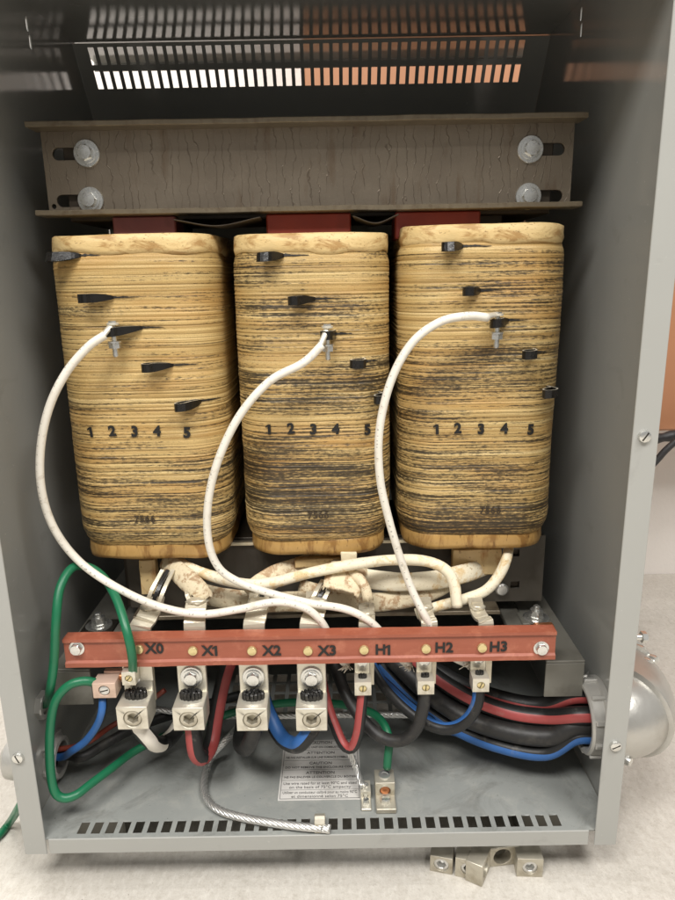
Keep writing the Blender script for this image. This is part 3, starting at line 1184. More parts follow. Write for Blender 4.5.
for lab, a, b, Y, mt in cards:
    p, q = P(*a, Y), P(*b, Y)
    bm = bmesh.new()
    add_box(bm, (min(p.x, q.x), Y, q.z), (max(p.x, q.x), Y + .012, min(p.z, .309)), .0012, 2)
    bmesh.ops.subdivide_edges(bm, edges=bm.edges, cuts=3)
    for v in bm.verts:
        v.co += Vector((noise.noise(v.co * 60), noise.noise(v.co * 55 + Vector((3, 0, 0))), noise.noise(v.co * 50))) * .0016
    prop(bm_obj('card_spacer', bm, mt, None, True), lab, 'card', 'card spacers under the coils')

# ------------------------------------------------------------------ side rails with their bolts
for s, lab in ((-1, 'grey steel side rail carrying the end of the red bar by the green wires'), (1, 'grey steel side rail carrying the red bar end near the elbow')):
    t = thing('support_rail', (s * .28, .2, .14), lab, 'rail', 'side rails under the coils')
    top = .190
    xo, xi = s * .3065, s * .262
    box('top_plate', (min(xo, xi), .067, top - .003), (max(xo, xi), .44, top), MBRACK, t, .0008)
    box('front_plate', (min(xo, xi), .0672, .143), (max(xo, xi), .0702, top - .0032), MBRACK, t, .0006)
    box('side_plate', (min(xo, xo - s * .003), .0705, .143), (max(xo, xo - s * .003), .44, top - .0032), MBRACK, t, .0006)
    x2 = s * .236
    box('inner_bar', (min(x2, x2 + s * .024), .075, top - .004), (max(x2, x2 + s * .024), .44, top + .003), MBRACK, t, .001)
    if s < 0:
        p = P(97, 608, .155)
    else:
        p = P(537, 603, .155)
    bm = bmesh.new()
    add_lathe(bm, (p.x, p.y, top + .0062), (0, 0, 1), [(.0165, 0), (.0165, .0018), (.015, .0024), (.0105, .0025)], 28)
    w = sharp(bm_obj('washer', bm, MZINC, t))
    bm = bmesh.new()
    add_lathe(bm, (p.x, p.y, top + .0088), (0, 0, 1), [(.0098, 0), (.0098, .002), (.0085, .0022), (.0085, .0092), (.0075, .01), (.0042, .0101), (.0042, .0145), (.003, .0155)], 24, (2, 3))
    sharp(bm_obj('bolt', bm, MZINC, t))
    if s > 0:
        box('pad', (p.x - .02, p.y - .012, top + .0005), (p.x + .018, p.y + .018, top + .006), MBRACK, t, .001)
        box('copper_clip', (p.x - .008, p.y - .026, top + .0005), (p.x + .0165, p.y - .0125, top + .0085), MCOP, t, .002, 2)
    else:
        box('pad', (p.x - .02, p.y - .02, top + .0005), (p.x + .02, p.y + .018, top + .006), MDARK, t, .001)

# ------------------------------------------------------------------ terminal bar
YBAR = .046
zb0, zb1 = .196, .2335
bt, bb = P(300, 632.5, YBAR + .008).z, P(300, 664, YBAR).z
zb0, zb1 = bb, bt
bx0, bx1 = P(63, 648, YBAR).x, P(556, 648, YBAR).x
bar = thing('terminal_bar', ((bx0 + bx1) / 2, YBAR, zb0), 'red fibreglass terminal bar marked X0 to H3 across the enclosure', 'terminal bar')
bm = bmesh.new()
zm0, zm1 = zb0 + .0055, zb1 - .0050
prof = [(YBAR, zb0), (YBAR, zb0 + .0052), (YBAR + .0026, zb0 + .0072), (YBAR + .0026, zb1 - .0050), (YBAR, zb1 - .0036), (YBAR, zb1), (YBAR + .0165, zb1), (YBAR + .0165, zb0)]
secs = 90
rr = []
for i in range(secs + 1):
    x = bx0 + (bx1 - bx0) * i / secs
    rr.append([bm.verts.new((x, y + .0005 * noise.noise(Vector((x * 40, z * 90, 1))), z + .0005 * noise.noise(Vector((x * 25, z * 60, 2))))) for y, z in prof])
for a, b in zip(rr, rr[1:]):
    for j in range(len(prof)):
        bm.faces.new((a[j], a[(j + 1) % len(prof)], b[(j + 1) % len(prof)], b[j]))
bm.faces.new(rr[0])
bm.faces.new(rr[-1])
ch = bm_obj('channel', bm, MBAR, bar)
YFACE = YBAR + .0026
for px in (77, 541):
    q = P(px, 648, YFACE)
    lathe('end_bolt', (q.x, YFACE, q.z), (0, -1, 0), [(.0085, 0), (.0085, .001), (.0066, .0012), (.0066, .005), (.0055, .006), (.002, .0062)], MZINC, bar, 24, (2, 3))
names = ['X0', 'X1', 'X2', 'X3', 'H1', 'H2', 'H3']
scr = [(139, 648.5), (193, 650), (252, 650), (308, 650), (364, 649), (426, 648), (482, 647)]
txt = [(154.5, 648), (210.5, 650), (272, 650), (327.5, 650), (383.5, 649), (444, 647), (498.5, 646)]
for nm, sp, tp in zip(names, scr, txt):
    q = P(sp[0], sp[1] + .5, YFACE)
    lathe('screw', (q.x, YFACE, q.z), (0, -1, 0), [(.0056, 0), (.0056, .0014), (.0048, .0026), (.002, .0031)], MBRASS, bar, 20)
    q = P(tp[0], tp[1] + 1.0, YFACE - .0006)
    text_on('printed_mark', nm, .0168, (q.x, YFACE - .0008, q.z), (1, 0, random.uniform(-.02, .03)), (0, 0, 1), MINK, bar, .0002, .0005)

# ------------------------------------------------------------------ straps behind the bar
YST = YBAR + .0195
straps = [(150, 612, 150, .0245), (196, 606, 196, .0245), (258, 606, 256, .0245), (316, 606, 313, .0245), (367, 618, 366, .0185), (425, 612, 427, .0185), (478, 612, 482, .0170)]
for i, (tx, ty, bxp, w) in enumerate(straps):
    top = P(tx, ty, .084)
    b = P(scr[i][0] + 3, 650, YST)
    low = P(scr[i][0] + (2 if i else 4), 668, YST).x
    t = thing('terminal_strap', (low, YST, .13), 'flat tinned %sstrap passing behind the red bar at the %s mark' % ('' if i < 4 else 'narrow ', names[i]), 'strap', 'straps behind the red bar')
    pts = [Vector((low, YST, .150 if i < 4 else .165)), Vector((low, YST, .18)), Vector((b.x, YST, .215)), Vector((b.x, YST + .002, zb1 + .002)), Vector(((b.x + top.x) / 2, .0735, (zb1 + top.z) / 2)), top, top + Vector((0, .022, .007))]
    ribbon('strap', pts, (1, 0, 0), w, .0035, MSTRAP, t)
    # lumpy weld at its upper end
    bm = bmesh.new()
    bmesh.ops.create_icosphere(bm, subdivisions=3, radius=1)
    for v in bm.verts:
        k = 1 + .3 * noise.noise(v.co * 2.2 + Vector((i * 5, 0, 0)))
        v.co = top + Vector((v.co.x * w * .52 * k, v.co.y * .008 * k, v.co.z * .0042 * k)) + Vector((0, .006, .0035))
    bm_obj('weld', bm, MSTRAP, t, True)
    # bundle of flat conductors going up and back from the weld
    if i in (0, 1, 2, 3):
        for k, off in enumerate((-.007, .0, .007)):
            pt = {0: (168, 570), 1: (192, 585), 2: (268, 586), 3: (328, 580)}[i]
            e = P(pt[0], pt[1], .112 + .004 * k)
            ribbon('conductor', [top + Vector((off, .004, .002)), (top + e) / 2 + Vector((off, -.004, .003)), e + Vector((off * .9, 0, 0))], (1, 0, 0), .0045, .0022, MSTRAP if k != 1 else MBLK, t, bev=0)

# ------------------------------------------------------------------ lugs
def strand_end(parent, p, d, r, ln, name='cable_end'):
    bm = bmesh.new()
    u, v, dd = frame_of(d)
    k = r / 5
    for R_, n_ in ((0, 1), (.38, 7), (.78, 14)):
        for i in range(n_):
            aa = 2 * math.pi * i / n_ + R_
            add_lathe(bm, Vector(p) + u * r * R_ * .48 * math.cos(aa) + v * r * R_ * math.sin(aa), dd + Vector((random.uniform(-.08, .08), random.uniform(-.08, .08), 0)),
                      [(r * .17, -.002), (r * .17, ln * random.uniform(.6, 1.1)), (r * .1, ln * 1.12)], 8)
    g = []
    for i in range(14):
        aa = 2 * math.pi * i / 14
        g.append((r * .5 * math.cos(aa) * random.uniform(.92, 1.08), r * .95 * math.sin(aa)))
    lo_ = [bm.verts.new(Vector(p) + u * x + v * y - dd * .001) for x, y in g]
    hi_ = [bm.verts.new(Vector(p) + u * x * .93 + v * y * .93 + dd * ln * random.uniform(.3, .5)) for x, y in g]
    for i in range(14):
        bm.faces.new((lo_[i], lo_[(i + 1) % 14], hi_[(i + 1) % 14], hi_[i]))
    bm.faces.new(hi_)
    return bm_obj(name, bm, MGREASE, parent)


def big_lug(px, py, label, mat=MLUG, top=True):
    """tang bolted to the strap, block in front with a socket screw and the cable hole running up through it"""
    YB_ = YST - .0025
    f = P(px, py, YB_ - .035)                       # middle of the block's front face
    w, hgt, dep = .0345, .0285, .031
    t = thing('lug', (f.x, YB_, f.z - hgt / 2), label, 'lug', 'large lugs below the red bar')
    bm = bmesh.new()
    add_box(bm, (f.x - w / 2 + .0008, YB_ - .0058, f.z - hgt / 2 + .004), (f.x + w / 2 - .0008, YB_, zb0 - .0005), .0008)
    bm_obj('tang', bm, mat, t)
    bl = plate('block', [rect(-w / 2, -hgt / 2, w / 2, hgt / 2), circle(0, -.001, .0102, 28)], dep, (f.x, f.y + dep / 2 - .001, f.z), (1, 0, 0), (0, 0, 1), mat, t)
    md = bl.modifiers.new('bev', 'BEVEL')
    md.width, md.segments, md.limit_method = .001, 2, 'ANGLE'
    bm = bmesh.new()
    add_lathe(bm, (f.x, f.y + .012, f.z - .001), (0, -1, 0), [(.0099, 0), (.0099, .0106), (.0092, .0114), (.0072, .0114), (.0066, .0108), (.0066, .003), (.0001, .003)], 24, (3, 4, 5), False, .4)
    sc = sharp(bm_obj('set_screw', bm, MLUGO, t))
    # torque mark across the screw
    bm = bmesh.new()
    add_box(bm, (.0035, -.0005, 0), (.0135, .0005, .0002))
    bm.transform(Matrix.Translation((f.x, f.y - .0013, f.z - .001)) @ Matrix.Rotation(math.pi / 2, 4, 'X') @ Matrix.Rotation(.75, 4, 'Z'))
    bm_obj('torque_mark', bm, MINK, t)
    strand_end(t, (f.x, f.y + dep * .60, f.z + hgt / 2), (0, 0, 1), .0135, .0075)
    if top:
        hex_bolt(t, (f.x, YB_ - .0059, f.z + hgt / 2 + .0205), (0, -1, 0), .0128, .0078, .006)
    return f, t


LUGF = []
for i, (px, py) in enumerate(((132.5, 718), (188.5, 719), (252, 719.5), (311.5, 719.5))):
    LUGF.append(big_lug(px, py, ['plated lug under the X0 mark with two small lugs on its tang', 'plated lug under the X1 mark holding a red striped cable',
                                 'plated lug under the X2 mark, bolt and torque mark showing', 'plated lug under the X3 mark holding a blue striped cable'][i], top=(i > 0))[0])


def small_lug(px, py, Y, w, hgt, dep, label, mat=MLUG, srad=.0045, loose=False, grp='small lugs below the red bar'):
    """narrow box lug: upper tang with a screw, dark cable opening, block with a clamp screw"""
    f = P(px, py, Y)
    t = thing('lug', (f.x, Y + dep, f.z - hgt / 2), label, 'lug', grp)
    bl = plate('block', [rect(-w / 2, -hgt / 2, w / 2, hgt / 2), circle(0, 0, srad, 20)], dep, (f.x, Y + dep / 2, f.z), (1, 0, 0), (0, 0, 1), mat, t)
    md = bl.modifiers.new('bev', 'BEVEL')
    md.width, md.segments, md.limit_method = .0008, 2, 'ANGLE'
    screw('clamp_screw', (f.x, Y + .0035, f.z), (0, -1, 0), srad * .96, .0035, MBRASS if mat is MLUG else MSTEEL, t)
    return f, t


HL = []
for i, (px, py) in enumerate(((363, 689), (426, 688), (481, 685.5))):
    Y = YST - .024
    f, t = small_lug(px, py, Y, .0185, .0165, .0185, ['narrow lug under the H1 mark clamping a red striped cable', 'narrow lug under the H2 mark clamping a plain black cable', 'narrow lug under the H3 mark clamping a blue striped cable'][i])
    box('tang', (f.x - .0088, YST - .0062, f.z + .004), (f.x + .0088, YST - .0018, zb0 - .0006), MLUG, t, .0007)
    lathe('tang_screw', (f.x, YST - .0063, f.z + .0235), (0, -1, 0), [(.0058, 0), (.0058, .003), (.004, .0042)], MZINC, t, 18)
    strand_end(t, (f.x, Y + .0095, f.z + .0082), (0, 0, 1), .0052, .004)
    HL.append(f)

# the two small lugs stacked on X0's tang
f, t = small_lug(128.5, 679, YST - .026, .0155, .0165, .016, 'small square lug bolted on the X0 tang, green wire from above', MLUG, .0042)
box('tang', (f.x - .008, YST - .0095, f.z - .0135), (f.x + .022, YST - .0086, f.z + .012), MLUG, t, .0004)
lathe('tang_screw', (f.x + .004, YST - .0096, f.z - .0105), (0, -1, 0), [(.004, 0), (.004, .003), (.002, .0036)], MSTEEL, t, 14)
SL0 = f
f, t = small_lug(104, 691, YST - .030, .0255, .0185, .020, 'pinkish square lug beside the X0 lug clamping a green and a blue wire', MPINK, .0062)
box('tang', (f.x - .006, YST - .0098, f.z - .003), (f.x + .03, YST - .0083 + .0045, f.z + .012), MPINK, t, .0006)
lathe('copper_end', (f.x + .016, YST - .0115, f.z + .006), (1, 0, 0), [(.0042, -.003), (.0042, .005), (.003, .0055)], MCOP, t, 12)
SL1 = f

# ------------------------------------------------------------------ cables
def cable(name, label, pts, r, mat, cat='cable', group=None, seg=16, **kw):
    o = tube(name, pts, r, mat, None, seg, **kw)
    return prop(o, label, cat, group)


def VP_(f, dz=0, dy=0, dx=0):
    return Vector((f.x + dx, f.y + dy, f.z + dz))


GJ = 'white jumper wires from the coils'
J = [
    ('white jumper wire from the tap beside the green wires, sweeping round to X3',
     [(105, 335, .092), (88, 347, .086), (66, 373, .080), (49, 408, .076), (40.5, 450, .074), (42, 492, .074), (55, 530, .076), (80, 562, .080), (116, 587, .072), (158, 606, .068), (200, 614, .066), (240, 609, .066), (275, 602, .066), (303, 607, .066), (320, 620, .067), (330, 638, .070), (337, 655, .071), (348, 666, .069)]),
    ('white jumper wire from the middle coil in a long S to the H1 mark',
     [(322, 345, .090), (303, 363, .084), (270, 381, .078), (240, 415, .074), (219, 458, .072), (208.5, 500, .073), (208, 538, .076), (217, 565, .080), (235, 580, .080), (270, 593, .074), (310, 603, .072), (345, 609, .068), (368, 620, .067), (384, 636, .070), (396, 654, .071), (410, 666, .069)]),
    ('white jumper wire from the coil near the elbow, arching over and down to H2',
     [(488, 317.5, .089), (468, 316, .082), (440, 322, .077), (412, 343, .073), (391, 381, .071), (379.5, 430, .070), (380, 478, .071), (389, 520, .073), (401, 560, .075), (412, 590, .074), (425, 616, .069), (438, 638, .070), (452, 656, .070), (468, 664, .069)])]
for k, (lab, pts) in enumerate(J):
    wp = [P(*p) for p in pts]
    o = cable('jumper_wire', lab, wp, .0044, MWHITE, 'wire', GJ, 14)
    # ring terminal at the tap bolt
    q = TERM[k]
    bm = bmesh.new()
    add_lathe(bm, q + Vector((0, 0, .0075)), (0, 0, 1), [(.0062, 0), (.0062, .0022), (.0035, .0024)], 20)
    sp = [q + Vector((0, 0, .0086)), (q + Vector((0, 0, .0086)) + wp[0]) / 2 + Vector((0, 0, .001)), wp[0] + (wp[0] - wp[1]).normalized() * -.004]
    add_tube(bm, spline(sp, .003), .0032, .0022, 10)
    bm_obj('ring_terminal', bm, MTIN, o)
    # frayed strands at the lug
    bm = bmesh.new()
    e = wp[-1]
    for i in range(16):
        a = e + Vector((0, 0, .0))
        d = Vector((random.uniform(-.004, .004), -.006 + random.uniform(-.003, .003), random.uniform(-.002, .003)))
        mm_ = e + d * .5 + Vector((0, 0, .002))
        add_tube(bm, spline([e, mm_, e + d + Vector((random.uniform(-.010, .004), -.001, random.uniform(-.003, .002)))], .003), .00042, seg=5)
    bm_obj('frayed_strands', bm, MTIN, o)

# green wires
G = 'green ground wires'
p0 = P(133, 672, SL0.y + .008)
cable('ground_wire', 'green wire arching up from the wall bushing down into the X0 lug',
      [LR2 + Vector((-.03, 0, .0)), LR2 + Vector((.006, 0, .001)), P(50, 690, .040), P(54, 660, .040), P(56, 620, .042), P(60, 588, .058), P(72, 568, .080), P(88, 567, .096), P(104, 578, .090), P(117, 600, .062), P(127, 632, .036), P(132, 655, .034), p0], .0049, MGREEN, 'wire', G)
cable('ground_wire', 'green wire bending from the pinkish lug down along the floor to the back',
      [P(97, 683, SL1.y + .010), P(84, 681, .040), P(68, 686, .036), P(55, 702, .032), P(50, 730, .028), P(50, 765, .022), P(54, 790, .018), P(63, 798, .018), P(76, 795, .022), P(92, 783, .040), P(112, 768, .065), P(135, 751, .095), P(165, 736, .12), P(205, 722, .14), P(250, 708, .145), P(300, 702, .14), P(345, 705, .125), P(372, 713, .105), P(385, 726, .085), P(389, 742, .070), P(388, 756, .064), P(387, 768, .062)], .0049, MGREEN, 'wire', G)
cable('ground_wire', 'green wire lying on the concrete outside the enclosure',
      [Vector((-.336, .12, .01)), P(30, 788, .035), P(20, 806, .02), Vector(PZ(10, 822, FZ + .012)), PZ(0, 834, FZ + .006), PZ(-20, 852, FZ + .006), PZ(-60, 880, FZ + .006)], .0049, MGREEN, 'wire', G)

# left wall: bushing, locknut, blue and black cables through it
t = thing('wall_bushing', LR2, 'small grey bushing in the side wall with a green wire through it', 'bushing')
lathe('hex_nut', LR2, (1, 0, 0), [(.0165, 0), (.0165, .006), (.0145, .0075), (.011, .0078), (.0106, .004)], MALU, t, 24, (0, 1))
t = thing('conduit_locknut', LR1, 'grey ring nut on the side wall with blue wire and black cables through it', 'locknut')
lathe('ring', LR1, (1, 0, 0), [(.0285, 0), (.0285, .004), (.025, .0045), (.0245, .011), (.0205, .012), (.0185, .011), (.0185, .0)], MALU, t, 28)
for k in range(8):
    a = k * math.pi / 4
    c = LR1 + Vector((.002, math.cos(a) * .0285, math.sin(a) * .0285))
    box('lug_tooth', c - Vector((.002, .003, .003)), c + Vector((.002, .003, .003)), MALU, t, .0006)
t = thing('conduit_fitting', LR1 + Vector((-.03, 0, 0)), 'round grey conduit fitting outside behind the flange screw', 'conduit fitting')
lathe('fitting_body', LR1 + Vector((-.002, 0, 0)), (-1, 0, 0), [(.030, 0), (.030, .012), (.027, .016), (.027, .034), (.024, .05), (.012, .058)], MALU, t, 28)
MBLUE = stripe('blue_striped_cable', KB, [(.0, .20, CB)])
MBLUE2 = stripe('blue_lower_cable', KB, [(.10, .17, CB)])
MREDS = stripe('red_striped_cable', KB, [(.12, .12, CR), (.6, .1, CR)])
MREDL = stripe('red_low_cable', KB, [(.36, .17, CR)])
MWHT = stripe('white_striped_cable', KB, [(.88, .14, CW)])
cable('cable', 'blue wire from under the pinkish lug into the ring nut',
      [P(103, 698, SL1.y + .01), P(102, 712, .040), P(97, 726, .044), P(86, 741, .052), P(72, 751, .060), LR1 + Vector((.012, -.004, .003)), LR1 + Vector((-.025, -.004, .003))], .0046, MBLUE, 'cable')
cable('cable', 'black cable leaving the ring nut toward the back of the floor',
      [LR1 + Vector((-.025, .006, -.004)), LR1 + Vector((.014, .008, -.004)), P(82, 757, .085), P(105, 744, .105), P(135, 728, .13), P(180, 712, .17), P(240, 695, .2)], .0062, MBLACKW, 'cable')
cable('cable', 'thin rust red wire leaving the ring nut behind the green wire',
      [LR1 + Vector((-.025, .0, .010)), LR1 + Vector((.013, .002, .010)), P(88, 742, .09), P(110, 727, .12), P(135, 712, .14), P(165, 690, .15)], .0034, simple('rust_red_insulation', lin(122, 56, 42), .5), 'wire')

# power cables from the big lugs
def from_lug(i, pts, r, mat, label, **kw):
    f = LUGF[i]
    c = Vector((f.x, f.y + .0155, f.z))
    return cable('cable', label, [c + Vector((0, 0, -.0138)), c + Vector((0, 0, -.022))] + [P(*p) for p in pts], r, mat, 'cable', 'cables at the large lugs', **kw)


CRS = .0093
from_lug(0, [(150, 740, .050), (160, 744, .066), (172, 736, .088), (184, 716, .108), (190, 694, .122), (196, 672, .135), (210, 640, .15)], CRS, MWHT, 'black cable with a white stripe looping up behind the X0 lug', ref=(-.3, -.7, .6))
from_lug(1, [(196, 752, .040), (203, 757, .052), (211, 744, .075), (216, 716, .095), (221, 690, .105), (228, 665, .115), (240, 640, .14)], CRS, MREDS, 'black cable with red stripes looping under the X1 lug')
from_lug(2, [(250, 742, .052), (246, 748, .07), (240, 742, .10), (243, 722, .13), (250, 690, .15), (262, 655, .16)], CRS, MBLACKW, 'plain black cable behind the X2 lug')
from_lug(3, [(302, 742, .038), (294, 745, .050), (282, 738, .068), (270, 717, .086), (262, 694, .098), (258, 668, .108), (262, 635, .13)], CRS, MBLUE2, 'black cable with a blue stripe looping from the X3 lug behind X2', ref=(-.4, -.7, .6))


def from_h(i, pts, r, mat, label, **kw):
    f = HL[i]
    c = Vector((f.x, f.y + .0095, f.z))
    return cable('cable', label, [c + Vector((0, 0, -.0080)), c + Vector((0, 0, -.014))] + [P(*p) for p in pts], r, mat, 'cable', 'cables at the narrow lugs', **kw)


from_h(0, [(361, 712, .046), (358, 734, .044), (352, 748, .046), (343, 744, .054), (334, 724, .068), (326, 700, .084), (321, 672, .10), (324, 640, .12)], .0062, stripe('red_wide_cable', KB, [(.10, .14, CR)]), 'black cable with a wide red stripe hanging in a loop from H1')
from_h(1, [(423, 708, .047), (417, 727, .047), (405, 739, .050), (389, 740, .056), (373, 731, .066), (358, 714, .082), (345, 692, .10), (335, 665, .12), (330, 640, .14)], .0072, MBLACKW, 'plain black cable hanging in a loop from H2')
from_h(2, [(477, 704, .048), (469, 718, .050), (456, 727, .054), (440, 728, .060), (421, 720, .070), (400, 703, .086), (383, 684, .10), (368, 660, .12), (355, 640, .14)], .0070, stripe('blue_wide_cable', KB, [(.30, .2, CB)]), 'black cable with a blue stripe swinging from H3 toward H2', ref=(0, -.8, .6))

# the thick bundle entering the elbow
inb = RING + Vector((.06, 0, 0))


def bundle(label, pts, dy, dz, r, mat, **kw):
    w = [P(*p) for p in pts] + [RING + Vector((-.03, dy, dz)), RING + Vector((.0, dy, dz)), RING + Vector((.05, dy + .004, dz))]
    return cable('feeder_cable', label, w, r, mat, 'cable', 'feeder cables entering the elbow', seg=20, **kw)


bundle('thick black feeder with a thin red stripe, topmost in the elbow', [(395, 640, .20), (425, 662, .175), (460, 683, .145), (500, 698, .115), (540, 705, .095)], .012, .0175, .0098, stripe('feeder_red', KB, [(.1, .07, CR)]))
bundle('thick feeder showing mostly red on its upper side', [(400, 646, .17), (432, 674, .145), (468, 697, .118), (508, 712, .092), (545, 717, .078)], -.010, .008, .0102, stripe('feeder_red_wide', KB, [(.06, .085, CR)]))
bundle('thickest plain black feeder in the middle of the elbow', [(392, 658, .165), (425, 690, .138), (465, 717, .108), (510, 732, .080), (550, 736, .066)], -.006, -.009, .0118, MBLACKW)
bundle('thick feeder with a blue stripe lowest in the elbow', [(380, 664, .18), (415, 700, .150), (455, 728, .115), (500, 746, .082), (545, 753, .064)], -.010, -.0215, .0085, stripe('feeder_blue', KB, [(.16, .14, CB)]))
bundle('black feeder half hidden behind the others in the elbow', [(385, 650, .22), (425, 685, .19), (470, 712, .15), (520, 725, .115)], .017, -.006, .0105, MBLACKW)
cable('cable', 'dark blue cable slanting back below the H1 and H2 lugs',
      [P(368, 668, .12), P(390, 688, .12), P(412, 708, .115), P(436, 724, .125), P(470, 735, .135), P(505, 742, .13)], .0065, stripe('blue_back', KB, [(.06, .2, CB)]), 'cable')

# ------------------------------------------------------------------ conduit elbow and its inner ring
t = thing('conduit_bushing', RING, 'cast aluminium ring nut round the thick cables inside the side wall', 'conduit bushing')
lathe('ring', RING + Vector((-.0002, 0, 0)), (-1, 0, 0), [(.0455, 0), (.0455, .006), (.043, .0075), (.0425, .020), (.040, .0225), (.0365, .0225), (.0345, .020), (.0345, 0)], MALU, t, 48)
for k in range(10):
    a = k * math.pi / 5 + .2
    c = RING + Vector((-.012, math.cos(a) * .0438, math.sin(a) * .0438))
    bm = bmesh.new()
    add_box(bm, (-.008, -.0028, -.0022), (.008, .0028, .0022), .001)
    bm.transform(Matrix.Translation(c) @ Matrix.Rotation(a - math.pi / 2, 4, 'X'))
    bm_obj('rib', bm, MALU, t)
el = thing('conduit_elbow', (XO + .05, RING.y, RING.z - .045), 'large cast aluminium conduit elbow outside the enclosure wall', 'conduit elbow')
bm = bmesh.new()
c0 = Vector((XO + .0005, RING.y, RING.z))
pts = [c0, c0 + Vector((.012, 0, 0)), c0 + Vector((.024, .004, .0)), c0 + Vector((.036, .016, .0)), c0 + Vector((.043, .036, .0)), c0 + Vector((.046, .062, .0)), c0 + Vector((.046, .088, .0))]
add_tube(bm, spline(pts, .004), lambda f: .047 + .006 * math.sin(f * math.pi), lambda f: .047 + .004 * math.sin(f * math.pi), seg=40, ref=(0, 0, 1))
bm_obj('elbow_body', bm, MELB, el)
for f_, rr_ in ((.30, .0565), (.86, .0535)):
    sp_ = spline(pts, .004)
    i_ = int(f_ * (len(sp_) - 1))
    ax_ = (sp_[i_ + 1] - sp_[i_ - 1]).normalized()
    lathe('cast_rim', sp_[i_] - ax_ * .002, ax_, [(rr_ - .004, 0), (rr_, .001), (rr_, .003), (rr_ - .004, .004)], MELB, el, 40)
e1 = pts[-1]
lathe('clamp_collar', e1 - Vector((0, .004, 0)), (0, 1, 0), [(.050, 0), (.054, .002), (.054, .018), (.050, .020)], MALU, el, 40)
lathe('wall_collar', c0, (1, 0, 0), [(.053, 0), (.053, .007), (.049, .009)], MALU, el, 40)
for (px, py, Y) in ((641, 650, .14), (648, 663, .11), (654, 660, .13)):
    q = P(px, py, Y)
    lathe('clamp_screw', q, (.5, -.8, .2), [(.0065, -.012), (.0065, 0), (.0052, .004), (.002, .0045)], MZINC, el, 18)
q = P(627.5, 760.5, .026)
lathe('clamp_screw', q, (.6, -.8, .0), [(.0058, -.015), (.0058, 0), (.0045, .004), (.002, .0045)], MZINC, el, 18)
cd = thing('conduit', e1 + Vector((0, .02, 0)), 'grey conduit pipe running back from the elbow to the wall', 'conduit')
lathe('pipe', e1 + Vector((0, .0165, 0)), (0, 1, 0), [(.044, 0), (.044, YW - e1.y - .02)], MALU, cd, 32)

# ------------------------------------------------------------------ ground braid, ground lugs, label
def rope(name, pts, R, n, pitch, r, mat, parent=None):
    sp = spline(pts, .002)
    bm = bmesh.new()
    s = 0
    cen, fr = [], []
    for i, p in enumerate(sp):
        tg = (sp[min(i + 1, len(sp) - 1)] - sp[max(i - 1, 0)]).normalized()
        u = Vector((0, 0, 1)) - tg * tg.z
        if u.length < .2: u = Vector((1, 0, 0)) - tg * tg.x
        u.normalize()
        fr.append((u, tg.cross(u)))
        if i: s += (p - sp[i - 1]).length
        cen.append(s)
    for k in range(n):
        ln = []
        for p, (u, v), ss in zip(sp, fr, cen):
            a = 2 * math.pi * (k / n + ss / pitch)
            ln.append(p + u * R * math.cos(a) + v * R * math.sin(a))
        add_tube(bm, ln, r, seg=6)
    return bm_obj(name, bm, mat, parent)


GB = 'bare braided ground wires'
zp = PZV + .0008
Rr = .0029
def onpan(px, py, up=0.0): return PZ(px, py, zp + Rr * 1.9 + up)
o = rope('braided_wire', [P(244, 712, .18), P(237, 728, .14), P(224, 742, .115)] + [onpan(211, 758, .008), onpan(204, 780, .002), onpan(206, 797), onpan(219, 810), onpan(245, 818), onpan(280, 824), onpan(304, 827), onpan(322, 828)], Rr, 7, .045, .0018, MSTEEL)
prop(o, 'bare stranded ground wire curving across the pan to the clip at the lip', 'wire', GB)
o = rope('braided_wire', [P(150, 708, .16), P(200, 715, .15), P(260, 716, .15), P(330, 715, .15), P(400, 715, .15), P(462, 718, .15), P(480, 722, .15)], .0026, 5, .035, .0019, MSTEEL)
prop(o, 'bare stranded ground wire stretched level behind the lugs', 'wire', GB)
o = rope('braided_wire', [P(318, 700, .12), P(333, 722, .10), P(346, 745, .075), onpan(356, 768, .018), onpan(363, 787, .010)], .0024, 5, .035, .0017, MSTEEL)
prop(o, 'bare ground wire slanting down to the small lug on the pan', 'wire', GB)
q = PZ(320, 830, zp)
cl = thing('wire_clip', (q.x, q.y, zp), 'plated clip holding the bare ground wire at the pan lip', 'clip')
ribbon('clip_band', [Vector((q.x, q.y + .012, zp + .0006)), Vector((q.x, q.y + .010, zp + .012)), Vector((q.x, q.y + .003, zp + .016)), Vector((q.x, q.y - .003, zp + .011)), Vector((q.x, q.y - .005, zp + .0006))], (1, 0, 0), .012, .0015, MLUGO, cl)
rope('cut_end', [PZ(322, 828, zp + Rr * 1.9), PZ(330, 829, zp + Rr * 1.9)], .0035, 9, .05, .0016, MSTEEL, cl)

